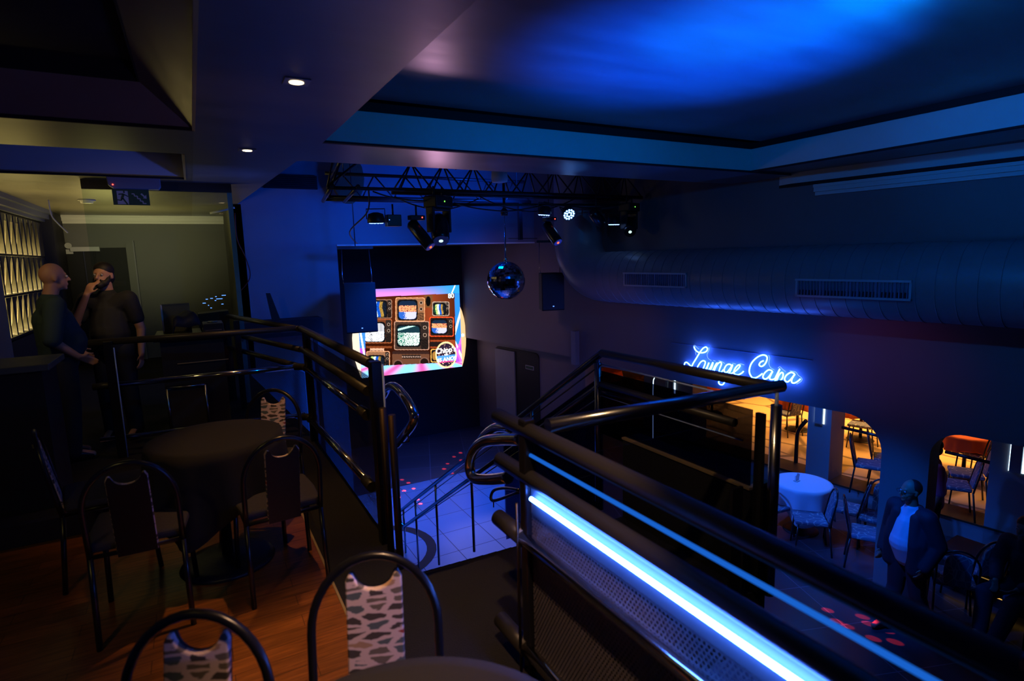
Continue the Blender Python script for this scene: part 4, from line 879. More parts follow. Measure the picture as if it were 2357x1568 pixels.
for (x0, y0, x1, y1, nm) in ((1437, 621, 1581, 670, 'a'), (1834, 633, 2097, 703, 'b')):
    off = OD + RD * 0.97; s1, z1 = fs(x0, y0, off); s0, z0_ = fs(x1, y1, off); zc = ZD - 0.02; hh = 0.10
    zc = (z1 + z0_) / 2 + 0.0; 
    fr = MB(); w0 = 0.022
    fbox(fr, s0, s1, off - 0.12, off + 0.035, zc + hh - w0, zc + hh); fbox(fr, s0, s1, off - 0.12, off + 0.02, zc - hh, zc - hh + w0); fbox(fr, s0, s0 + w0, off - 0.12, off + 0.02, zc - hh, zc + hh); fbox(fr, s1 - w0, s1, off - 0.12, off + 0.02, zc - hh, zc + hh)
    g = fr.build('air_grille', principled('pale_grille_paint', (0.42, 0.42, 0.46), 0.5), t); fbox(MB(), s0 + w0, s1 - w0, off - 0.1, off + 0.002, zc - hh + w0, zc + hh - w0).build('dark_back', M['black'], g)
    lv = MB(); nn = int((s1 - s0) / 0.034)
    for k in range(1, nn): q = s0 + (s1 - s0) * k / nn; j = rnd.choice((0, 0, 0.008)); fbox(lv, q - 0.004 - j * 0.3, q + 0.004 + j, off - 0.02, off + 0.026, zc - hh + w0, zc + hh - w0)
    lv.build('vanes', M['moulding'], g)

# ================================================================== NEON SIGN
t = thing('neon_sign', 'glowing blue handwritten neon sign reading Lounge Capa', 'neon sign', atf(1710, 850, 0.03), world=True)
def nz_(x, y): return atf(1560 + x * 0.13152, 780 + y * 0.13152, 0.05)
strokes = [
 [(285, 135), (300, 180), (340, 225), (400, 245), (460, 240), (505, 215), (520, 175), (500, 148), (470, 150), (430, 180), (380, 250), (320, 350), (270, 430), (245, 480), (215, 465), (180, 430), (150, 412), (125, 425), (115, 460)],
 [(345, 495), (365, 460), (400, 410), (440, 385), (475, 395), (480, 430), (455, 500), (445, 530), (470, 545), (510, 500), (545, 420)],
 [(545, 420), (520, 490), (510, 540), (535, 550), (575, 500), (615, 415), (600, 480), (575, 545), (610, 555), (650, 480), (690, 420), (660, 500), (640, 560)],
 [(660, 500), (700, 440), (745, 410), (765, 440), (740, 510), (725, 570), (760, 585), (800, 540)],
 [(935, 460), (900, 445), (850, 465), (815, 530), (820, 580), (860, 585), (910, 530), (960, 455), (930, 540), (880, 640), (830, 740), (790, 800), (740, 800), (715, 760), (740, 730)],
 [(880, 600), (930, 610), (990, 580), (1060, 520), (1090, 470), (1060, 460), (1010, 510), (980, 580), (1000, 620), (1060, 630), (1120, 600), (1150, 570)],
 [(1500, 385), (1450, 410), (1425, 455), (1460, 485), (1510, 460), (1550, 400), (1565, 330), (1530, 290), (1460, 290), (1370, 340), (1290, 430), (1255, 530), (1260, 610), (1300, 680)],
 [(1300, 680), (1360, 685), (1420, 655), (1480, 610)],
 [(1650, 560), (1590, 545), (1520, 600), (1490, 670), (1530, 705), (1590, 670), (1660, 570), (1620, 650), (1610, 700), (1650, 715), (1700, 700)],
 [(1700, 700), (1740, 620), (1785, 530), (1750, 620), (1700, 750), (1660, 850), (1640, 900), (1680, 860), (1720, 760), (1770, 640), (1820, 590), (1845, 620), (1830, 690), (1780, 745), (1730, 735)],
 [(2040, 610), (1980, 590), (1900, 640), (1870, 710), (1910, 755), (1970, 720), (2050, 620), (2000, 700), (1995, 760), (2040, 775), (2100, 745), (2145, 705)]]
off = abs_loc(t)
for sk in strokes:
    MB().tube(smooth_path([nz_(*p) for p in sk], 5), 0.0095, 8).build('glowing_stroke', M['neon'], t)
b = MB()
for sk in ([(275, 120), (300, 115), (330, 150), (370, 180)], [(310, 230), (320, 290)], [(545, 150), (545, 200), (515, 270), (530, 340), (590, 385)], [(620, 380), (660, 390)], [(715, 380), (770, 400), (825, 435)], [(960, 425), (1020, 445)], [(1085, 435), (1165, 458)], [(1590, 290), (1610, 340), (1595, 420), (1620, 500), (1690, 545)], [(1755, 510), (1790, 490), (1830, 530), (1890, 575)], [(1960, 560), (2060, 580), (2110, 640), (2170, 690), (2165, 740), (2080, 795)]):
    b.tube(smooth_path([nz_(*p) for p in sk], 4), 0.0028, 6)
b.build('acrylic_edge', emit('lit_acrylic_edge', (0.35, 0.55, 1.0), 1.6), t)
# glow that the tubes throw on the wall
for x in (350, 900, 1450, 1980):
    q = atf(1560 + x * 0.13152, 780 + (300 + x * 0.2) * 0.13152, 0.16); lamp('POINT', q, (0.0, 0.07, 1.0), 2.6, size=0.06)
# ================================================================== CHAIRS AND TABLES
def hoop_pts(w_, z0, ztop, y0, y1, n=18):
    """an upright arch of half width w_: straight to the spring line, then a half ellipse"""
    zs = ztop - w_ * 1.15; P = []
    def yy(z): return y0 + (y1 - y0) * (z - z0) / (ztop - z0)
    for z in (z0, z0 + (zs - z0) * 0.5): P.append((-w_, yy(z), z))
    for k in range(n + 1):
        a = PI - PI * k / n; z = zs + (ztop - zs) * math.sin(a); P.append((w_ * math.cos(a), yy(z), z))
    for z in (z0 + (zs - z0) * 0.5, z0): P.append((w_, yy(z), z))
    return P
def make_club_chair(label, group, loc, rz):
    t = thing('dining_chair', label, 'chair', loc, rz, group)
    m = M['metal_black']; W_ = 0.180
    MB().tube(hoop_pts(W_, 0.42, 0.852, 0.20, 0.27), 0.0125, 12).build('back_hoop', m, t)
    for s_ in (-1, 1):
        MB().tube([(s_ * W_, 0.20, 0.43), (s_ * (W_ + 0.005), 0.235, 0.0)], 0.0125, 10).build('leg', m, t)
        MB().tube([(s_ * 0.18, -0.17, 0.43), (s_ * 0.195, -0.20, 0.0)], 0.0125, 10).build('leg', m, t)
    b = MB(); b.tube([(-W_, 0.20, 0.425), (-0.18, -0.17, 0.425), (0.18, -0.17, 0.425), (W_, 0.20, 0.425)], 0.011, 10, closed=True); b.build('seat_frame', m, t)
    b = MB(); b.prism([(-0.20, -0.21, 0.435), (0.20, -0.21, 0.435), (0.205, 0.0, 0.435), (0.185, 0.19, 0.435), (-0.185, 0.19, 0.435), (-0.205, 0.0, 0.435)], (0, 0, 0.045)); b.build('seat', M['seat'], t, bevel=0.018, seg=3)
    # padded splat with a scooped top
    hw = 0.080; z0, z1 = 0.40, 0.805
    P = [(-hw, z0), (hw, z0), (hw, z1 - 0.02), (hw - 0.010, z1), (0.061, z1 - 0.002)]
    for k in range(1, 10): a = PI * k / 10; P.append((0.056 * math.cos(a), z1 - 0.006 - 0.042 * math.sin(a)))
    P += [(-0.061, z1 - 0.002), (-hw + 0.010, z1), (-hw, z1 - 0.02)]
    def yb(z): return 0.185 + (z - 0.42) * 0.19
    b = MB(); b.prism([(x, yb(z), z) for x, z in P], (0, 0.020, 0)); sp = b.build('splat', M['pebble'], t, bevel=0.006)
    b = MB(); b.prism([(x * 0.96, yb(z) + 0.019, z0 + (z - z0) * 0.985 + 0.003) for x, z in P], (0, 0.008, 0)); k = b.build('backing', M['vinyl'], sp); k['label'] = 'dark brown vinyl back of the splat'
    return t
gA = 'hoop backed chairs on the balcony'
c1 = make_club_chair('hoop-backed chair with pebble print splat, bottom left beside the near black table', gA, (-0.20, 1.28, 0), 2.62)
dup(c1, (0.28, 1.31, 0), 3.25, 'hoop-backed chair with pebble print splat on the far side of the near black table')
dup(c1, (0.27, 3.84, 0), 3.35 - 0.5, 'hoop-backed chair facing forward behind the far black table')
dup(c1, (0.28, 3.18, 0), PI * 2 - 0.25 + 0.0, 'hoop-backed chair with brown rear splat, right front of the far black table', gA).rotation_euler.z = 0.30 - PI
dup(c1, (-0.33, 3.19, 0), 0, 'hoop-backed chair with brown rear splat, left front of the far black table')
dup(c1, (-0.54, 3.82, 0), 0, 'hoop-backed chair seen side-on at the left of the far black table')
# facing: the seat front is local -Y, so rz = pi looks towards +Y
bpy_ch = [o for o in C.objects if o.get('category') == 'chair']
for o, rz in zip(bpy_ch, (-0.50, -0.38, -0.50, PI + 0.08, PI - 0.02, 1.74)): o.rotation_euler.z = rz

def cloth_table(label, loc, r, h, drop, mat, corner_drop=0.0, rz=0.3, base=True, seg=72, folds=12, name='round_table', cloth_label=None, cloth_group=None, group=None):
    t = thing(name, label, 'table', loc, 0, group)
    if base:
        MB().lathe([(0.001, h - 0.03), (r * 0.97, h - 0.03), (r * 0.97, h - 0.012), (0.001, h - 0.012)], 40).build('tabletop', M['wood_dark'], t)
        MB().lathe([(0.03, 0.03), (0.03, h - 0.03)], 16).build('pedestal', M['metal_black'], t)
        MB().lathe([(0.001, 0.045), (0.05, 0.045), (0.10, 0.032), (0.14, 0.026), (0.19, 0.024), (0.24, 0.016), (0.25, 0.0)], 44).build('foot', M['truss'], t)
    vs = [(0, 0, h)]; rings = [0.5, 0.9, 1.0]; fs2 = []
    for q in rings:
        for k in range(seg): a = 2 * PI * k / seg; vs.append((r * q * math.cos(a), r * q * math.sin(a), h - (0.004 if q == 1 else 0)))
    nd_ = 8
    for j in range(1, nd_ + 1):
        f = j / nd_
        for k in range(seg):
            a = 2 * PI * k / seg; sq = corner_drop * max(0, math.cos(2 * (a + rz)) * abs(math.cos(2 * (a + rz)))) if False else corner_drop * (abs(math.cos(2 * (a + rz))) ** 1.5)
            dz = (drop + sq) * f; rr_ = r * 1.012 + 0.028 * f * (0.6 + math.sin(folds * a + 1.3 * math.sin(2 * a))) + 0.01 * f
            vs.append((rr_ * math.cos(a), rr_ * math.sin(a), h - 0.006 - dz))
    nR = len(rings) + nd_
    for k in range(seg): fs2.append((0, 1 + k, 1 + (k + 1) % seg))
    for i in range(nR - 1):
        for k in range(seg): a = 1 + i * seg + k; b_ = 1 + i * seg + (k + 1) % seg; fs2.append((a, a + seg, b_ + seg, b_))
    b = MB(); b.add(vs, fs2, True); c = b.build('tablecloth', mat); c.location = loc
    m_ = c.modifiers.new('thick', 'SOLIDIFY'); m_.thickness = 0.003
    tag(c, cloth_label or ('cloth on ' + label), 'tablecloth', cloth_group); return t, c
cloth_table('far round table on a pedestal base under black cloth, ringed by chairs', (0.03, 3.52, 0), 0.345, 0.75, 0.30, M['cloth_black'], 0.18, 0.5, cloth_label='black cloth on the far round table in the middle of the chairs')
cloth_table('near round table under black cloth at the bottom edge of the photo', (0.24, 0.865, 0), 0.385, 0.75, 0.22, M['cloth_black'], 0.15, 0.2, cloth_label='black cloth on the near round table at the bottom edge of the photo')

# ================================================================== BALCONY: lights, sign, glass, niches, bar, equipment
for i, (x, y) in enumerate(((682, 187), (569, 345))):
    p = atz(x, y, 2.6)
    t = thing('ceiling_downlight', ('nearer' if i == 0 else 'farther') + ' small square warm downlight set in the dark balcony ceiling', 'light', (p.x, p.y, 2.6), 0, 'ceiling downlights')
    MB().box((-0.062, -0.062, -0.006), (0.062, 0.062, 0.0)).build('bezel', M['moulding'], t, bevel=0.002)
    MB().lathe([(0.0005, -0.0085), (0.034, -0.0085), (0.036, -0.006)], 24).build('lamp', M['downlight'], t)
lamp('SPOT', (0.55, 3.17, 2.58), ORG, 50, (0.68, 3.3, 0), 0.03, angle=62, blend=0.5)
lamp('SPOT', (0.48, 5.17, 2.58), ORG, 26, (0.48, 5.17, 0), 0.03, angle=76, blend=0.5)
lamp('SPOT', (0.52, 1.15, 2.58), (1.0, 0.56, 0.30), 130, (0.66, 1.85, 0), 0.03, angle=49, blend=0.5)
lamp('SPOT', (0.55, 1.15, 2.57), (1.0, 0.62, 0.28), 60, (2.3, 2.15, 0.5), 0.03, angle=34, blend=0.8)  # extra spot added at the downlight to light the kerb
lamp('SPOT', (-1.3, 1.2, 2.55), (1.0, 0.74, 0.2), 12, (-0.7, 3.3, 0), 0.1, angle=80, blend=0.8)
# exit sign with emergency light
pz = aty(257, 436, 7.16); p1 = aty(346, 473, 7.16)
t = thing('exit_sign', 'green emergency exit sign with running figure and stairs hanging from the ceiling', 'sign', (pz.x, 7.16, pz.z), world=True)
t['_w'] = 1
sw = p1.x - pz.x; sh = pz.z - p1.z
MB().box((pz.x, 7.16, p1.z), (p1.x, 7.166, pz.z + 0.07)).build('plate', M['green_sign'], t)
def sp_(u, v): return Vector((pz.x + sw * u, 7.1575, pz.z - sh * v))
b = MB()
def quad(pts): b.prism([sp_(*p) for p in pts], (0, 0.003, 0))
quad([(0.12, 0.95), (0.42, 0.95), (0.42, 0.08), (0.12, 0.08)]); b.build('white_field', M['sign_white'], t)
b = MB(); q_ = [(0.30, 0.16, 0.05)]
def seg_(a, c, w_):
    a = Vector((a[0] * sw, a[1] * sh)); c = Vector((c[0] * sw, c[1] * sh)); d = (c - a).normalized(); n_ = Vector((-d.y, d.x)) * w_ * sh
    b.prism([Vector((pz.x + p.x, 7.1555, pz.z - p.y)) for p in (a + n_, a - n_, c - n_, c + n_)], (0, 0.002, 0))
for a, c, w_ in (((0.30, 0.14), (0.34, 0.14), 0.08), ((0.30, 0.28), (0.24, 0.62), 0.07), ((0.17, 0.34), (0.18, 0.30), 0.03), ((0.17, 0.30), (0.30, 0.28), 0.035), ((0.30, 0.30), (0.42, 0.44), 0.035), ((0.24, 0.60), (0.22, 0.70), 0.04), ((0.23, 0.70), (0.12, 0.67), 0.035), ((0.27, 0.55), (0.38, 0.95), 0.045)): seg_(a, c, w_)
b.build('running_figure', M['green_sign'], t)
b = MB()
st_ = [(0.52, 0.26), (0.59, 0.26), (0.59, 0.40), (0.67, 0.40), (0.67, 0.57), (0.74, 0.57), (0.74, 0.73), (0.81, 0.73), (0.81, 0.88), (0.90, 0.88)]
for i in range(len(st_) - 1): seg_(st_[i], st_[i + 1], 0.032)
seg_((0.78, 0.24), (0.88, 0.46), 0.05); b.prism([Vector((pz.x + u * sw, 7.1555, pz.z - v * sh)) for u, v in ((0.92, 0.30), (0.92, 0.56), (0.82, 0.54))], (0, 0.002, 0))
b.build('stair_symbol', M['sign_white'], t)
p = aty(245, 414, 7.12); q = aty(371, 437, 7.12)
t = thing('emergency_light', 'rounded emergency light housing with red dot fixed above the exit sign', 'light', (p.x, 7.12, p.z), world=True)
MB().prism([(p.x, 7.09, 2.6), (p.x + 0.01, 7.09, q.z + 0.03), (p.x + 0.05, 7.09, q.z), (q.x - 0.02, 7.09, q.z), (q.x, 7.09, q.z + 0.03), (q.x, 7.09, 2.6)], (0, 0.10, 0)).build('housing', M['moulding'], t, bevel=0.006)
MB().ball((p.x + 0.05, 7.088, q.z + 0.035), 0.007, 8, 6).build('status_light', M['red_dot'], t)
# glass screen
t = thing('glass_screen', 'tall clear glass panel screening the equipment desk', 'glass panel', (0, 7.4, 0), world=True)
gl = aty(187, 431, 7.4); gr = aty(522, 444, 7.4)
MB().box((gl.x, 7.395, 0.05), (gr.x, 7.405, gr.z)).build('pane', M['glass'], t)
MB().box((gr.x, 7.39, 0.05), (gr.x + 0.05, 7.405, gr.z)).build('side_pane', M['glass_edge'], t)
b = MB(); b.box((gl.x, 7.38, gr.z), (gr.x + 0.05, 7.42, 2.597)); b.build('top_channel', M['rail_black'], t)
p = aty(524, 462, 7.3); b = MB(); b.tube([aty(483, 491, 8.2), aty(540, 478, 8.2)], 0.012, 8); b.build('support_bar', M['cornice'], t)
# lit niche shelves
t = thing('display_niches', 'wall of dark slatted niches glowing from warm lamps at each row', 'shelves', (-2.1, 10, 0.85), world=True)
zr = [(1.90, 2.40), (1.40, 1.87), (0.88, 1.36)]
b = MB()
for z0, z1 in zr: b.box((-2.28, 9.0, z1 + 0.005), (-2.0, 11.55, z1 + 0.03))
b.box((-2.28, 9.0, 0.84), (-2.0, 11.55, 0.87)); b.build('shelf_boards', M['black'], t)
nf = 9; pit = 2.5 / nf
for z0, z1 in zr:
    MB().box((-2.275, 9.0, z0), (-2.265, 11.55, z1)).build('lining', M['niche_back'], t)
    for k in range(nf):
        y = 9.04 + k * pit; a = V3(-2.0, y, z0); c = V3(-2.12, y + pit * 0.80, z0); d = V3(-2.02, y + pit * 1.03, z1); e = V3(-2.0, y, z1); o = V3(0.012, 0.004, 0)
        MB().add([a, c, d, e, a + o, c + o, d + o, e + o], [(0, 1, 2, 3), (7, 6, 5, 4), (0, 4, 5, 1), (3, 2, 6, 7), (0, 3, 7, 4), (1, 5, 6, 2)]).build('slat', M['slat'], t)
    MB().box((-2.16, 9.02, z0 + 0.0), (-2.12, 11.5, z0 + 0.014)).build('lamp_strip', M['niche'], t)
# bar counter
t = thing('bar_counter', 'black bar counter with pale worktop edge at the far left', 'bar counter', (-1.5, 5.2, 0), world=True)
MB().box((-1.995, 5.02, 0), (-0.98, 5.5, 1.0)).build('front', M['blackwall'], t)
MB().box((-1.995, 4.98, 1.0), (-0.93, 5.55, 1.045)).build('worktop', noisy('grey_green_worktop', (0.10, 0.11, 0.08), (0.14, 0.15, 0.11), 9, 0.4, 0.6), t, bevel=0.006)
# low step riser separating the planks from the black floor
struct(MB().box((-2.0, 4.4, 0.0), (-0.25, 4.46, 0.14)).build('baseboard_step', M['blackwall']))
# back doorway
d = MB(); pL = aty(146, 572, 12.48); pR = aty(291, 575, 12.48)
dd = struct(MB().box((pL.x, 12.44, 0), (pR.x, 12.5, 2.04)).build('door_2', M['black']))
b = MB(); b.box((pR.x, 12.40, 0), (pR.x + 0.11, 12.5, 2.12)); b.box((pL.x - 0.10, 12.40, 0), (pL.x, 12.5, 2.04)); struct(b.build('trim_17', M['cornice'] if False else M['greywall']))
MB().box((pR.x + 0.11, 12.38, 0), (pR.x + 0.13, 12.5, 2.16)).build('frame_edge', M['hallwall'], dd)
MB().box((pL.x - 0.08, 12.39, 0), (pL.x - 0.0, 12.41, 2.0)).build('frame_edge', M['cornice'], dd)
for fx, mt in ((0.30, M['fab_blue']), (0.47, M['speaker'])): MB().box((pL.x + (pR.x - pL.x) * fx, 12.42, 0), (pL.x + (pR.x - pL.x) * fx + 0.02, 12.44, 2.0)).build('panel_line', mt, dd)
t = thing('red_pipe', 'red fire pipe running down beside the far doorway', 'pipe', (-1.9, 12.3, 2), world=True)
MB().tube([aty(130, 493, 12.3), aty(138, 578, 12.3)], 0.022, 10).build('pipe', M['red_paint'], t); e = aty(138, 578, 12.3); MB().box((e.x - 0.05, 12.25, e.z - 0.03), (e.x + 0.05, 12.35, e.z + 0.02)).build('foot', M['red_paint'], t)
t = thing('round_vent', 'small pale round fitting on the wall left above the far doorway', 'fitting', aty(158, 566, 12.42)); MB().lathe([(0.02, 0), (0.05, 0), (0.05, 0.06)], 18, (0, 0, 0), Matrix.Rotation(PI / 2, 3, 'X')).build('body', M['white'], t); MB().box((-0.07, 0, -0.14), (0.05, 0.06, -0.06)).build('base', M['white'], t)
p = aty(194, 575, 12.4); t = thing('door_lamp', 'long pale fixture mounted over the far doorway', 'fixture', p); MB().box((-0.2, -0.02, -0.03), (0.22, 0.06, 0.05)).build('body', M['white'], t, bevel=0.008)
p = aty(201, 472, 9.6); t = thing('smoke_detector', 'small white ceiling sensor near the far cornice', 'detector', (p.x, 9.6, 2.6)); MB().lathe([(0.03, -0.05), (0.07, -0.045), (0.075, -0.02), (0.10, -0.015), (0.10, 0)], 20).build('housing', M['white'], t)
t = thing('loose_wire', 'pale loose wire dangling from the ceiling near the niches', 'cable', (-1.6, 10, 2.4), world=True)
MB().tube(smooth_path([aty(111, 460, 9.5), aty(118, 495, 9.5), aty(133, 514, 9.5), aty(156, 536, 9.5)], 6), 0.008, 6).build('wire', M['white'], t)
t = thing('red_cable', 'thin dark red cable looping down the blue stage wall', 'cable', (0.8, 9.8, 1.9), world=True)
MB().tube(smooth_path([aty(541, 490, 9.8), aty(546, 550, 9.8), aty(566, 595, 9.8), aty(575, 640, 9.8), aty(545, 680, 9.8)], 6), 0.008, 6).build('wire', principled('dark_red_cable', (0.12, 0.01, 0.01), 0.5), cb if False else t)
# warm light of the bar room, with spots added for cornice, men and coffer
lamp('SPOT', (-1.0, 11.0, 1.2), (1.0, 0.78, 0.24), 115, (-0.9, 10.6, 2.6), 0.3, angle=130, blend=1.0)
lamp('SPOT', (-0.7, 9.6, 2.0), (1.0, 0.84, 0.45), 85, (-0.7, 12.5, 2.4), 0.2, angle=75, blend=1.0)  # spot added to brighten the cornice
lamp('SPOT', (-1.7, 8.6, 1.5), (1.0, 0.78, 0.22), 60, (-1.0, 8.3, 2.6), 0.3, angle=130, blend=1.0)
lamp('SPOT', (-1.5, 4.9, 2.45), (1.0, 0.66, 0.22), 15, (-0.6, 6.6, 1.4), 0.1, angle=80, blend=0.9)  # spot added to light the two men
lamp('SPOT', (1.6, 5.9, 1.6), (0.06, 0.14, 1.0), 60, (-0.6, 7.1, 2.75), 0.1, angle=50, blend=1.0)  # unseen blue spot added from the hall side for the second coffer's fascia
lamp('SPOT', (-0.15, 5.7, 2.5), (1.0, 0.62, 0.25), 22, (-0.85, 6.65, 1.4), 0.05, angle=34, blend=0.8)  # spot added for the bearded man's face and arm
lamp('SPOT', (-1.7, 5.0, 1.4), (1.0, 0.78, 0.22), 9, (-1.6, 4.9, 2.6), 0.15, angle=90, blend=1.0)
# equipment desk behind the railing
t = thing('equipment_desk', 'black equipment desk behind the chrome railing', 'desk', (0.1, 6.8, 0), world=True)
zt_ = aty(450, 771, 6.6).z; xa = aty(352, 775, 6.6).x; xb = aty(520, 765, 6.6).x
MB().box((xa, 6.55, zt_ - 0.04), (xb, 7.3, zt_)).build('desktop', M['metal_black'], t, bevel=0.004)
MB().box((xa + 0.05, 6.62, 0.02), (xb - 0.03, 7.25, zt_ - 0.04)).build('cabinet', M['blackwall'], t)
MB().box((xa + 0.1, 6.545, zt_ - 0.012), (xb, 6.552, zt_ - 0.004)).build('front_trim', M['chrome'], t)
zs_ = aty(500, 830, 6.6).z; MB().box((xa + 0.18, 6.60, zs_), (xb, 6.612, zs_ + 0.008)).build('shelf_edge', M['gold'], t)
p = aty(371, 702, 7.1); q = aty(441, 752, 7.1); t = thing('open_case_lid', 'olive grey open lid standing behind the covered mixer', 'case lid', (p.x, 7.1, q.z), world=True)
MB().box((p.x, 7.1, zt_), (q.x, 7.13, p.z)).build('panel', M['grey_box'], t); MB().box((p.x - 0.01, 7.09, zt_), (p.x + 0.005, 7.14, p.z)).build('edge_rim', M['cornice'], t); MB().box((p.x, 7.09, p.z - 0.006), (q.x, 7.14, p.z + 0.006)).build('edge_rim', M['grey_box'], t)
t = thing('covered_mixer', 'lumpy dark blue cover over equipment on the desk', 'cover', (0.2, 6.8, zt_), world=True)
p = aty(396, 760, 6.75); q = aty(462, 716, 6.75); b = MB(); nx = 12
vs = []; fs3 = []
for j in range(9):
    for i in range(nx + 1):
        u = i / nx; v = j / 8; e = min(1, 4.5 * min(u, 1 - u, v * 0.8 + 0.02, 1 - v + 0.02)); vs.append((p.x + (q.x - p.x) * u, 6.66 + 0.32 * v, zt_ + 0.012 + (q.z - zt_) * (e ** 0.4) * (0.86 + 0.10 * math.sin(u * 9 + v * 5) + 0.05 * math.sin(v * 13))))
for j in range(8):
    for i in range(nx): a = j * (nx + 1) + i; fs3.append((a, a + 1, a + nx + 2, a + nx + 1))
b.add(vs, fs3, True); o = b.build('cover', M['fab_blue'], t); sm_ = o.modifiers.new('s', 'SOLIDIFY'); sm_.thickness = 0.01
t = thing('media_player', 'small black player with chrome trim beside the blue cover', 'audio player', (0.4, 6.8, zt_), world=True)
p = aty(468, 765, 6.7); q = aty(512, 733, 6.7); MB().box((p.x, 6.62, zt_), (q.x, 6.95, zt_ + 0.10)).build('casing', M['plastic'], t, bevel=0.008); MB().lathe([(0.001, 0.012), (0.045, 0.012), (0.05, 0)], 24, ((p.x + q.x) / 2, 6.78, zt_ + 0.10)).build('jog_wheel', M['steel'], t); MB().box((p.x + 0.01, 6.612, zt_ + 0.03), (q.x - 0.02, 6.62, zt_ + 0.038)).build('front_strip', M['chrome'], t)
t = thing('flight_case', 'black flight case with grey metal edging under the desk', 'case', (0.1, 6.5, 0), world=True)
p = aty(384, 895, 6.45); q = aty(484, 1000, 6.45); MB().box((p.x, 6.45, 0.0), (q.x, 6.6, p.z)).build('body', M['blackwall'], t)
for a, c in (((p.x, p.z), (q.x, p.z)), ((p.x, p.z), (p.x, 0.02)), ((q.x, p.z), (q.x, 0.02))): MB().tube([(a[0], 6.445, a[1]), (c[0], 6.445, c[1])], 0.012, 6).build('edging', M['steel'], t)
# small lit controls beyond the glass
t = thing('mixing_console', 'dark console with tiny blue lights behind the glass screen', 'console', (0.3, 7.9, 0), world=True)
p = aty(455, 722, 7.9); q = aty(512, 690, 7.9); MB().prism([(p.x, 7.8, 0.0), (q.x + 0.05, 7.8, 0.0), (q.x + 0.05, 7.8, p.z + 0.02), (p.x, 7.8, p.z)], (0, 0.3, 0)).build('casing', M['plastic'], t)
b = MB(); 
for x, y, w_ in ((470, 698, 6), (476, 689, 4), (487, 687, 5), (497, 683, 3), (505, 688, 12), (486, 709, 3), (515, 680, 8), (512, 700, 4), (496, 692, 3), (480, 703, 2)): p = aty(x, y, 7.78); b.box((p.x - w_ * 0.0028, 7.775, p.z - 0.004), (p.x + w_ * 0.0028, 7.785, p.z + 0.004))
b.build('button_lights', M['led_blue'], t)
# folded stand on the stage side ledge
t = thing('folded_stand', 'dark folded stand leaning beside the far railing against the blue wall', 'stand', (1.1, 9.5, 0), world=True)
p = aty(617, 675, 9.4); b = MB(); b.prism([(p.x - 0.03, 9.4, p.z), (p.x + 0.03, 9.4, p.z), (p.x + 0.18, 9.4, p.z - 0.55), (p.x + 0.04, 9.4, p.z - 0.55)], (0, 0.04, 0)); b.build('board', M['plastic'], t)
q = aty(640, 745, 9.4); MB().box((p.x - 0.5, 9.3, q.z - 0.2), (p.x + 0.75, 9.7, q.z + 0.05)).build('tray', M['speaker'], t); b = MB(); b.box((p.x - 0.4, 9.35, ZH), (p.x - 0.34, 9.41, q.z - 0.2)); b.build('leg', M['truss'], t); b = MB(); b.box((p.x + 0.6, 9.35, ZH), (p.x + 0.66, 9.41, q.z - 0.2)); b.build('leg', M['truss'], t)

# ================================================================== RIGHT SIDE: passage and lounge
def sconce(s_, z0, z1, label):
    t = thing('wall_sconce', label, 'wall light', fp(s_, OG, z0), world=True)
    fbox(MB(), s_ - 0.06, s_ + 0.06, OG + 0.01, OG + 0.05, z0, z1).build('body', M['hallwall'], t)
    fbox(MB(), s_ - 0.085, s_ - 0.062, OG + 0.004, OG + 0.012, z0, z1).build('lamp_strip', M['led_cool'], t)
    fbox(MB(), s_ + 0.062, s_ + 0.075, OG + 0.004, OG + 0.012, z0, z1).build('lamp_strip', M['led_cool'], t)
    p = fp(s_ - 0.12, OG + 0.10, (z0 + z1) / 2); return t
for x, y, lab in ((1884, 975, 'tall wall light glowing white on the blue column by the white table'), (2336, 1088, 'tall wall light glowing on the blue column at the right edge'), (1545, 905, 'tall wall light glowing on the far blue column below the neon sign')):
    s_, z = fs(x, y, OG + 0.03); sconce(s_, z, z + 0.75, lab)
# glowing line added for a blue reflection in the glass panel
t = thing('reflection_line', 'thin vertical glowing blue line standing in for a reflection in the glass panels', 'reflection', (8, 7, -1), world=True)
MB().tube([atf(1503, 1120, -0.4), atf(1503, 900, -0.4), atf(1504, 875, -0.4), atf(1513, 856, -0.4)], 0.008, 6).build('strip', M['led_cool'], t)
def make_lounge_chair(label, group, loc, rz):
    t = thing('lounge_chair', label, 'chair', loc, rz, group); m = M['metal_black']; W_ = 0.19
    MB().tube(hoop_pts(W_, 0.42, 0.92, 0.20, 0.30, 14), 0.012, 8).build('back_hoop', m, t)
    for s_ in (-1, 1):
        MB().tube([(s_ * W_, 0.20, 0.43), (s_ * W_, 0.25, 0.0)], 0.012, 8).build('leg', m, t)
        MB().tube([(s_ * 0.18, -0.18, 0.43), (s_ * 0.19, -0.21, 0.0)], 0.012, 8).build('leg', m, t)
    b = MB(); b.prism([(-0.20, -0.22, 0.43), (0.20, -0.22, 0.43), (0.20, 0.19, 0.43), (-0.20, 0.19, 0.43)], (0, 0, 0.055)); b.build('seat', M['vein'], t, bevel=0.02, seg=3)
    def yb(z): return 0.19 + (z - 0.42) * 0.20
    P = [(-0.125, 0.47), (0.125, 0.47)] + [(0.125 * math.cos(a), 0.74 + 0.14 * math.sin(a)) for a in [PI * k / 12 for k in range(13)]]
    b = MB(); b.prism([(x, yb(z) - 0.005, z) for x, z in P], (0, 0.035, 0)); b.build('back_pad', M['vein'], t, bevel=0.01)
    return t
gB = 'veined blue chairs below the neon wall'; gC = 'veined blue chairs in the orange-lit lounge'
p = atz(1866, 1190, ZH + 0.48)
lc = make_lounge_chair('blue upholstered chair at the right side of the white cloth table', gB, (p.x, p.y, ZH), 0)
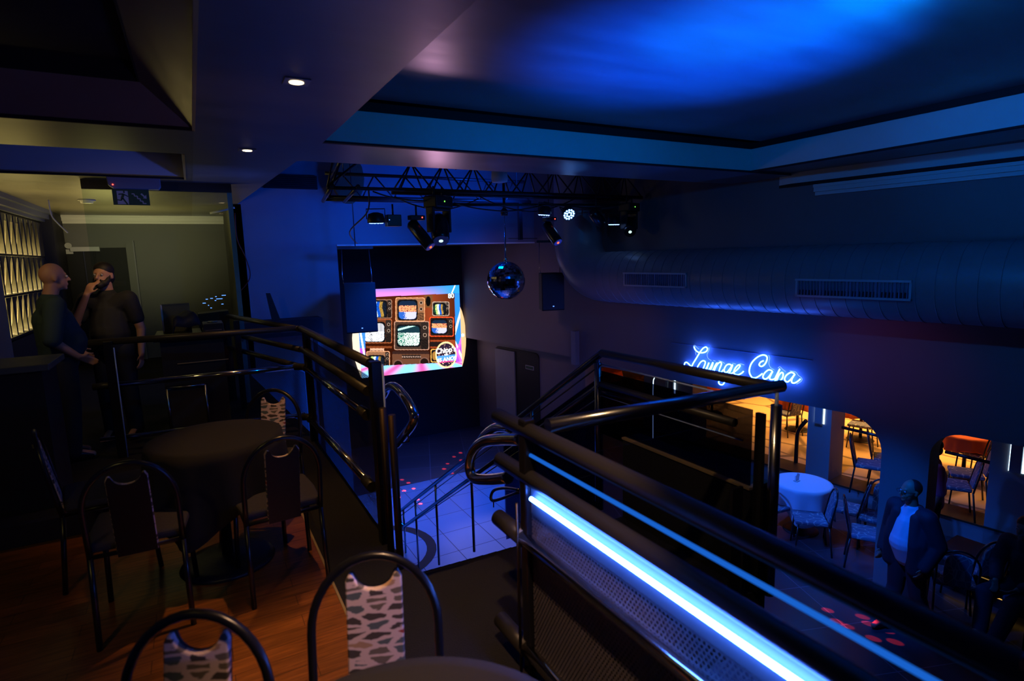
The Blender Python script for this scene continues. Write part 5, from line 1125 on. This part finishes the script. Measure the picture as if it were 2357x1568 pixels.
def face(o, dx, dy): o.rotation_euler.z = math.atan2(dx, -dy)      # turn the seat front (-Y) to look along (dx, dy)
face(lc, -0.7, 0.75)
def lch(x, y, z, dx, dy, lab, g=gB):
    p = atz(x, y, z + 0.48); o = dup(lc, (p.x, p.y, z), 0, lab, g); face(o, dx, dy); return o
lch(1945, 1165, ZH, -0.3, 0.95, 'dark blue chair just right of the chair at the white cloth table')
lch(1998, 1224, ZH, 0.5, -0.85, 'blue upholstered chair left of the pillar with its seat turned to the right')
lch(2022, 1188, ZH, -0.95, -0.3, 'blue upholstered chair partly behind the pillar under the lounge window')
lch(1782, 1160, ZH, 0.8, -0.1, 'blue chair mostly hidden at the left side of the white cloth table')
lch(2192, 1325, ZH, 0.8, 0.5, 'dark chair in front of the bottle cabinet, right of the pillar')
lch(2240, 1300, ZH, 0.5, 0.9, 'dark chair tilted beside the bottle cabinet, nearest the right edge')
lch(2003, 1066, ZL, 0.45, -0.9, 'veined chair on the lounge floor just behind the window sill left of the pillar', gC)
lch(2042, 1052, ZL, 0.5, -0.9, 'veined chair on the lounge floor half hidden by the pillar', gC)
lch(2195, 1112, ZL, -0.5, 0.85, 'dark chair on the lounge floor seen through the window right of the pillar', gC)
lch(2226, 1086, ZL, -0.5, 0.85, 'second dark chair close behind the one seen right of the pillar', gC)
lch(1985, 975, ZL, -0.3, 0.95, 'chair tucked at the orange table behind the window left of the pillar', gC)
lch(2250, 1040, ZL, 0.2, 0.95, 'chair tucked at the orange table behind the window right of the pillar', gC)
lch(1812, 948, ZL, 0.2, 0.95, 'chair at the orange table seen left of the blue column', gC)
lch(1605, 893, ZL, 0.2, 0.95, 'chair at the orange table seen just under the neon sign', gC)
p = atz(1848, 1110, -1.75)
wt, wc = cloth_table('round table under a white cloth by the blue column', (p.x, p.y, ZH), 0.40, 0.75, 0.28, M['cloth_white'], 0.26, 0.9, cloth_label='white cloth draped over the round table by the blue column', folds=9)
pn = atz(1834, 1108, -1.75)
t = thing('napkin_holder', 'small white napkin holder standing on the white cloth', 'napkin holder', (pn.x, pn.y, ZH + 0.752)); MB().box((-0.04, -0.03, 0), (0.04, 0.03, 0.012)).build('base', M['white'], t); b = MB(); b.prism([(-0.035, -0.01, 0.012), (0.035, -0.01, 0.012), (0.05, -0.01, 0.10), (0.0, -0.01, 0.13), (-0.04, -0.01, 0.09)], (0, 0.02, 0)); b.build('napkins', M['cloth_white'], t)
gT = 'orange tables in the lounge'
for k, (x, y, lab) in enumerate(((1838, 912, 'left of the blue column'), (1985, 930, 'behind the window left of the pillar'), (2225, 998, 'behind the window right of the pillar'), (1640, 882, 'under the neon sign'), (1400, 852, 'at the far end, beside the railing corner'))):
    p = atz(x, y, ZL + 0.75)
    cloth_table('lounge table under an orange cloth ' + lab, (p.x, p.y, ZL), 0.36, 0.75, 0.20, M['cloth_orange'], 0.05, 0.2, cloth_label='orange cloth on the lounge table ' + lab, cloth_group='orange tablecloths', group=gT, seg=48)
# curtains along the lounge wall
for k in range(6):
    s0 = -1.2 + k * 1.75; t = thing('curtain', 'pale pleated curtain on the lounge back wall, ' + ['far right', 'second from right', 'third from right', 'third from left', 'second from left', 'far left'][k], 'curtain', fp(s0, -9.2, ZL), world=True, group='lounge curtains')
    vs = []; n = 60
    for z in (ZL + 0.05, 0.4):
        for i in range(n + 1): vs.append(fp(s0 + 1.5 * i / n, -9.15 + 0.05 * math.sin(i * 0.9), z))
    b = MB(); b.add(vs, [(i, i + 1, n + 2 + i, n + 1 + i) for i in range(n)], True); b.build('drape', M['curtain'], t)
# lounge balustrade parts in the windows
t = thing('curved_rail', 'bent black handrail post seen left of the blue column', 'handrail', (9, 6, ZL), world=True)
MB().tube(smooth_path([atf(1831, 1085, -2.9), atf(1834, 1020, -2.9), atf(1838, 992, -2.9), atf(1856, 968, -2.9)], 5), 0.035, 10).build('post', M['metal_black'], t)
t = thing('window_bar', 'black bar across the lounge window left of the pillar', 'bar', (9, 4, -1), world=True)
MB().tube([atf(1938, 984, -2.5), atf(2075, 1016, -2.5)], 0.025, 10).build('bar', M['metal_black'], t)
t = thing('window_bar', 'black bar across the lounge window right of the pillar', 'bar', (9, 3, -1), world=True)
MB().tube([atf(2176, 1040, -2.5), atf(2290, 1068, -2.5)], 0.025, 10).build('bar', M['metal_black'], t)
# low bottle cabinet
p = atz(2245, 1400, ZH); t = thing('bottle_cabinet', 'low dark cabinet with gold lit shelf edge behind the dark chairs', 'cabinet', (p.x + 0.45, p.y, ZH), 0.05)
MB().box((-0.25, -0.9, 0), (0.25, 0.5, 0.5)).build('body', M['blackwall'], t); MB().box((-0.256, -0.5, 0.12), (-0.25, 0.4, 0.135)).build('gold_strip', emit('gold_shelf_glow', (1.0, 0.55, 0.12), 0.8), t); MB().box((-0.256, -0.4, 0.30), (-0.25, 0.1, 0.31)).build('gold_strip', emit('gold_shelf_glow2', (1.0, 0.55, 0.12), 0.25), t)
# lounge light
l_ = lamp('AREA', fp(3.0, -6.3, 0.35), (1.0, 0.52, 0.15), 300, fp(3.0, -6.3, ZL), 6.0, 3.8); l_.data.spread = math.radians(95); l_.rotation_euler = (0, 0, math.atan2(FD.y, FD.x))
lamp('SPOT', fp(2.0, -1.3, 0.3), (0.02, 0.16, 1.0), 160, fp(1.9, -1.5, -2.5), 0.2, angle=130, blend=1.0)
# red flecks of light thrown by the mirror ball
def fleck(x, y, z, ang=1.3, pw=9000):
    q = atz(x, y, z); lamp('SPOT', pb + (q - pb).normalized() * (rB + 0.02), (1.0, 0.04, 0.04), pw, q, 0.004, angle=ang, blend=0.4)
for x, y in ((1030, 1068), (1045, 1052), (1060, 1043), (1022, 1080), (1050, 1075), (1062, 1060), (1040, 1090), (925, 1105), (940, 1112), (930, 1130), (952, 1125), (960, 1150), (918, 1145), (968, 1160)): fleck(x, y, ZH, rnd.uniform(0.7, 1.3))
for x, y in ((1925, 1430), (1950, 1442), (2000, 1436), (2040, 1452), (2010, 1470), (2060, 1478), (1800, 1303), (1905, 1405), (1985, 1420)): fleck(x, y, ZH, rnd.uniform(0.5, 1.0), 6000)

# ================================================================== PEOPLE
def remesh(mb, name, mat, parent, vox=0.009, smooth=4):
    me = bpy.data.meshes.new('tmp'); me.from_pydata(mb.v, [], mb.f); ob = bpy.data.objects.new('tmp', me); C.objects.link(ob)
    r = ob.modifiers.new('r', 'REMESH'); r.mode = 'VOXEL'; r.voxel_size = vox; r.use_smooth_shade = True
    s_ = ob.modifiers.new('s', 'SMOOTH'); s_.iterations = smooth; s_.factor = 0.5
    dg = bpy.context.evaluated_depsgraph_get(); dg.update(); m2 = bpy.data.meshes.new_from_object(ob.evaluated_get(dg))
    bpy.data.objects.remove(ob); m2.name = name; m2.materials.clear(); m2.materials.append(mat)
    m2.polygons.foreach_set('use_smooth', [True] * len(m2.polygons))
    o = bpy.data.objects.new(name, m2); C.objects.link(o); o.parent = parent; return o
V = Vector
def hand(b, wrist, d, side_v, curl=0.35, k=1.0):
    """palm and five fingers leaving the wrist along d; side_v points to the thumb side"""
    d = V(d).normalized(); sv = (V(side_v) - d * V(side_v).dot(d)).normalized(); nv = d.cross(sv); w_ = V(wrist)
    for q in (-0.028, -0.009, 0.010, 0.028): b.cone(w_ + d * 0.01 + sv * q * 0.6, 0.014, w_ + d * 0.085 + sv * q, 0.0125, 8)
    for q, L in ((-0.030, 0.055), (-0.010, 0.070), (0.010, 0.074), (0.030, 0.066)):
        p = w_ + d * 0.088 + sv * q; e1 = p + (d * math.cos(curl) + nv * math.sin(curl)) * L * 0.5; e2 = e1 + (d * math.cos(curl * 2.2) + nv * math.sin(curl * 2.2)) * L * 0.45
        b.cone(p, 0.0095, e1, 0.0088, 8); b.cone(e1, 0.0088, e2, 0.0078, 8)
    p = w_ + d * 0.03 + sv * 0.03; e1 = p + (d * 0.6 + sv * 0.8) * 0.035; e2 = e1 + (d * 0.9 + sv * 0.35 + nv * 0.2).normalized() * 0.032
    b.cone(p, 0.012, e1, 0.010, 8); b.cone(e1, 0.010, e2, 0.0085, 8)
def head(b, c, yaw=0.0, pitch=0.0, k=1.0):
    R = Euler((pitch, 0, yaw)).to_matrix(); c = V(c)
    def P(x, y, z): return c + R @ V((x * k, y * k, z * k))
    e = (pitch, 0, yaw)
    b.ball(P(0, 0.012, 0.02), (0.076 * k, 0.093 * k, 0.098 * k), 20, 14, e)          # skull
    b.ball(P(0, -0.030, -0.045), (0.055 * k, 0.060 * k, 0.072 * k), 18, 12, e)       # jaw and face
    b.ball(P(0, -0.070, -0.098), (0.026 * k, 0.020 * k, 0.018 * k), 12, 8, e)        # chin
    b.cone(P(0, -0.090, 0.010), 0.009 * k, P(0, -0.112, -0.030), 0.013 * k, 10)      # nose
    b.ball(P(0, -0.090, -0.066), (0.025 * k, 0.010 * k, 0.010 * k), 12, 8, e)        # lips
    b.cone(P(-0.035, -0.078, 0.022), 0.010 * k, P(0.035, -0.078, 0.022), 0.010 * k, 8)
    for s_ in (-1, 1): b.ball(P(s_ * 0.077, 0.012, -0.012), (0.009 * k, 0.020 * k, 0.032 * k), 10, 8, e)
    return P
def person(label, loc, rz, J, skin, parts, cat='person', hair=None, glasses=False, k=1.0, vox=0.009):
    """J: joints. The figure looks along local -Y."""
    t = thing('person', label, cat, loc, rz)
    b = MB(); P = head(b, J['head'], J.get('yaw', 0), J.get('pitch', 0))
    b.cone(V(J['head']) + V((0, 0.02, -0.06)), 0.055, J['neck'], 0.060)
    b.cone(J['neck'], 0.06, J['chest'], 0.12); b.cone(J['chest'], 0.12, J['belly'], 0.11); b.cone(J['belly'], 0.12, J['pelvis'], 0.12)
    for s_ in 'LR':
        b.cone(J['chest'] + V((0, 0, 0.06)), 0.07, J['sh' + s_], 0.055); b.cone(J['sh' + s_], 0.052, J['el' + s_], 0.042); b.cone(J['el' + s_], 0.042, J['wr' + s_], 0.028)
        hv = J.get('hd' + s_, (J['wr' + s_] - J['el' + s_])); hand(b, J['wr' + s_], hv, J.get('th' + s_, V((0, -1, 0.1))), J.get('cu' + s_, 0.35))
        b.cone(J['pelvis'], 0.10, J['hip' + s_], 0.085); b.cone(J['hip' + s_], 0.085, J['kn' + s_], 0.058); b.cone(J['kn' + s_], 0.058, J['an' + s_], 0.042)
        b.cone(J['an' + s_], 0.042, J['an' + s_] + J.get('ft' + s_, V((0, -0.14, -0.05))), 0.03)
    remesh(b, 'body', skin, t, vox)
    for nm, mat, fn in parts:
        q = MB(); fn(q); remesh(q, nm, mat, t, 0.010, 3)
    for s_ in (-1, 1):
        e = MB(); e.ball(P(s_ * 0.030, -0.083, 0.0), 0.011, 10, 8); e.build('eye', M['sign_white'], t)
        e = MB(); e.ball(P(s_ * 0.030, -0.0905, 0.0), 0.0055, 8, 6); e.build('pupil', M['hair'], t)
    if hair:
        q = MB(); hair(q, P); remesh(q, 'hair', M['hair'], t, 0.009, 2)
    if glasses:
        g = MB()
        for s_ in (-1, 1):
            g.tube([P(s_ * 0.034 + 0.024 * math.cos(a), -0.108, -0.002 + 0.018 * math.sin(a)) for a in [2 * PI * i / 16 for i in range(16)]], 0.0022, 5, closed=True); g.tube([P(s_ * 0.058, -0.106, 0.004), P(s_ * 0.080, 0.01, 0.0)], 0.0022, 5)
        g.tube([P(-0.010, -0.109, 0.0), P(0.010, -0.109, 0.0)], 0.0022, 5); g.build('glasses', M['metal_black'], t)
    return t
def standing(**kw):
    J = dict(head=V((0, -0.02, 1.62)), neck=V((0, 0.01, 1.45)), chest=V((0, 0.01, 1.25)), belly=V((0, -0.01, 1.06)), pelvis=V((0, 0.01, 0.93)),
             shL=V((0.18, 0.01, 1.39)), elL=V((0.24, 0.04, 1.10)), wrL=V((0.24, -0.04, 0.86)), shR=V((-0.18, 0.01, 1.39)), elR=V((-0.24, 0.04, 1.10)), wrR=V((-0.24, -0.04, 0.86)),
             hipL=V((0.09, 0, 0.90)), knL=V((0.10, -0.01, 0.49)), anL=V((0.11, 0.02, 0.09)), hipR=V((-0.09, 0, 0.90)), knR=V((-0.10, -0.01, 0.49)), anR=V((-0.11, 0.02, 0.09)))
    for a, c in kw.items(): J[a] = V(c) if isinstance(c, tuple) else c
    return J
def torso(J, g=0.022, sleeve=1.0, belly=0.0, lower=True, open_=False):
    def fn(b):
        b.cone(J['chest'], 0.125 + g, J['belly'] + V((0, -belly * 0.5, 0)), 0.118 + g + belly); b.cone(J['belly'] + V((0, -belly * 0.6, 0)), 0.122 + g + belly, J['pelvis'] + V((0, 0, -0.03 if lower else 0.04)), 0.118 + g)
        b.cone(J['neck'] + V((0, 0, -0.03)), 0.058 + g, J['chest'], 0.11 + g)
        for s_ in 'LR':
            b.cone(J['chest'] + V((0, 0, 0.05)), 0.085 + g, J['sh' + s_], 0.056 + g)
            e = J['sh' + s_] + (J['el' + s_] - J['sh' + s_]) * min(1, sleeve); b.cone(J['sh' + s_], 0.056 + g, e, 0.046 + g * 0.9)
            if sleeve > 1: b.cone(J['el' + s_], 0.045 + g * 0.9, J['el' + s_] + (J['wr' + s_] - J['el' + s_]) * (sleeve - 1), 0.034 + g * 0.8)
    return fn
def trousers(J, g=0.02):
    def fn(b):
        b.cone(J['pelvis'] + V((0, 0, 0.03)), 0.118 + g, J['pelvis'] + V((0, 0, -0.02)), 0.12 + g)
        for s_ in 'LR': b.cone(J['pelvis'], 0.10 + g, J['hip' + s_], 0.088 + g); b.cone(J['hip' + s_], 0.088 + g, J['kn' + s_], 0.062 + g); b.cone(J['kn' + s_], 0.062 + g, J['an' + s_], 0.050 + g)
    return fn
def shoes(J):
    def fn(b):
        for s_ in 'LR':
            a = J['an' + s_]; f = J.get('ft' + s_, V((0, -0.14, -0.05))); d = V((f.x, f.y, 0)).normalized()
            b.cone(a + V((0, 0, -0.045)) - d * 0.03, 0.043, a + d * 0.13 + V((0, 0, -0.055)), 0.034); b.cone(a + d * 0.05 + V((0, 0, -0.03)), 0.045, a + d * 0.12 + V((0, 0, -0.055)), 0.036)
    return fn
def short_hair(q, P):
    q.ball(P(0, 0.022, 0.048), (0.084, 0.096, 0.084), 20, 14); q.ball(P(0, 0.045, -0.02), (0.078, 0.07, 0.075), 16, 12)
def place(x, y, Y): p = aty(x, y, Y); return p
# bald man in a dark shirt, back half turned, looking right
J = standing(head=(0, -0.035, 1.63), yaw=0.15, elR=(-0.25, 0.07, 1.10), wrR=(-0.20, -0.10, 0.94), hdR=(0.25, -0.8, -0.4), elL=(0.26, 0.02, 1.10), wrL=(0.20, -0.15, 0.95))
p = place(112, 640, 6.25)
person('bald man in a dark teal shirt standing by the bar, looking right', (p.x, 6.25, 0), PI / 2 + 0.30, J, M['skin'],
       [('shirt', M['shirt_teal'], torso(J, 0.028, 0.95, 0.035)), ('trousers', M['jeans'], trousers(J)), ('shoes', M['shoe'], shoes(J))])
# bearded man with a hand on his face
J = standing(head=(0.0, -0.02, 1.625), yaw=0.0, pitch=-0.06, elR=(-0.27, -0.10, 1.14), wrR=(-0.07, -0.20, 1.45), hdR=(0.30, 0.35, 0.88), thR=(0.9, -0.1, 0.1), cuR=0.45, elL=(0.25, 0.05, 1.09), wrL=(0.27, -0.05, 0.85))
def beard_hair(q, P):
    short_hair(q, P)
def beard(q_J):
    def fn(b):
        R = Euler((q_J.get('pitch', 0), 0, q_J.get('yaw', 0))).to_matrix(); c = q_J['head']
        for x, y, z, r in ((0, -0.072, -0.098, 0.036), (0.035, -0.052, -0.078, 0.034), (-0.035, -0.052, -0.078, 0.034), (0.052, -0.03, -0.05, 0.028), (-0.052, -0.03, -0.05, 0.028), (0.02, -0.088, -0.052, 0.013), (-0.02, -0.088, -0.052, 0.013), (0.062, -0.01, -0.01, 0.017), (-0.062, -0.01, -0.01, 0.017)): b.ball(c + R @ V((x, y, z)), r, 12, 8)
    return fn
p = place(240, 640, 6.75)
person('bearded dark-haired man in a black T-shirt with a hand on his face', (p.x, 6.75, 0), -0.35, J, M['skin'],
       [('tshirt', M['shirt_black'], torso(J, 0.028, 0.62, 0.02)), ('trousers', M['jeans'], trousers(J)), ('shoes', M['shoe'], shoes(J)), ('beard', M['hair'], beard(J))], hair=beard_hair)
# man in a suit by the pillar
p = atz(2075, 1452, ZH)
J = standing(head=(0, -0.03, 1.63), yaw=-0.25, belly=(0, -0.03, 1.06), elR=(-0.27, 0.06, 1.11), wrR=(-0.24, -0.06, 0.88), elL=(0.27, 0.06, 1.11), wrL=(0.24, -0.06, 0.88), anL=(0.14, 0.18, 0.09), knL=(0.11, 0.04, 0.49), anR=(-0.12, -0.12, 0.09))
def jacket(J):
    def fn(b):
        g = 0.036
        for s_, sg in (('L', 1), ('R', -1)):
            b.cone(J['sh' + s_] + V((-sg * 0.03, 0.0, 0.0)), 0.060 + g, J['sh' + s_], 0.056 + g); b.cone(J['sh' + s_], 0.056 + g, J['el' + s_], 0.048 + g); b.cone(J['el' + s_], 0.048 + g, J['wr' + s_], 0.038 + g * 0.7)
            b.cone(J['sh' + s_] + V((-sg * 0.05, 0.03, -0.03)), 0.085, V((sg * 0.125, -0.015, 1.10)), 0.125); b.cone(V((sg * 0.125, -0.015, 1.10)), 0.125, V((sg * 0.13, 0.0, 0.80)), 0.12)
        for sg in (1, -1):
            b.cone(V((sg * 0.105, -0.055, 1.36)), 0.055, V((sg * 0.135, -0.095, 1.08)), 0.062); b.cone(V((sg * 0.135, -0.095, 1.08)), 0.062, V((sg * 0.15, -0.07, 0.80)), 0.07)
        b.cone(V((0, 0.07, 1.33)), 0.12, V((0, 0.07, 1.05)), 0.12); b.cone(V((0, 0.07, 1.05)), 0.12, V((0, 0.06, 0.82)), 0.13); b.cone(V((-0.06, 0.05, 1.44)), 0.04, V((0.06, 0.05, 1.44)), 0.04)
    return fn
o = person('man in a dark suit and pale shirt with glasses standing in front of the pillar', (p.x, p.y, ZH), 0, J, M['skin_dark'],
       [('shirt', M['shirt_white'], torso(J, 0.020, 0.8, 0.015)), ('jacket', M['suit'], jacket(J)), ('trousers', M['suit'], trousers(J)), ('shoes', M['shoe'], shoes(J))], hair=lambda q, P: (q.ball(P(0, 0.030, 0.030), (0.080, 0.088, 0.090), 18, 12)), glasses=True)
face(o, -0.97, 0.22)
# person in a pink shirt behind the pillar
p = atz(2140, 1330, ZH)
J = standing()
o = person('person in a pink shirt mostly hidden behind the pillar and the man in a suit', (p.x + 0.25, p.y + 0.18, ZH), 0, J, M['skin_dark'], [('shirt', M['pink'], torso(J, 0.028, 0.9)), ('trousers', M['jeans'], trousers(J)), ('shoes', M['shoe'], shoes(J))], hair=short_hair, vox=0.011); face(o, -0.6, 0.8)
# seated person at the lower right corner
p = atz(2348, 1455, ZH)
J = standing(head=(0, -0.10, 1.22), neck=(0, -0.04, 1.04), chest=(0, 0.0, 0.86), belly=(0, 0.02, 0.68), pelvis=(0, 0.04, 0.52), shL=(0.18, -0.02, 0.98), elL=(0.24, -0.08, 0.72), wrL=(0.10, -0.32, 0.62), shR=(-0.18, -0.02, 0.98), elR=(-0.24, -0.08, 0.72), wrR=(-0.10, -0.32, 0.62),
             hipL=(0.09, 0.0, 0.50), knL=(0.13, -0.42, 0.50), anL=(0.10, -0.62, 0.10), hipR=(-0.09, 0.0, 0.50), knR=(-0.13, -0.42, 0.50), anR=(-0.10, -0.50, 0.10))
o = person('person in dark clothes and white trainers seated at the lower right corner', (p.x, p.y, ZH), 0, J, M['skin_dark'], [('jumper', M['suit'], torso(J, 0.03, 1.8)), ('trousers', M['jeans'], trousers(J)), ('shoes', M['shoe_white'], shoes(J))], hair=short_hair); face(o, -0.85, 0.15)
lch(2348, 1366, ZH, -0.85, 0.15, 'chair under the seated person at the lower right corner')
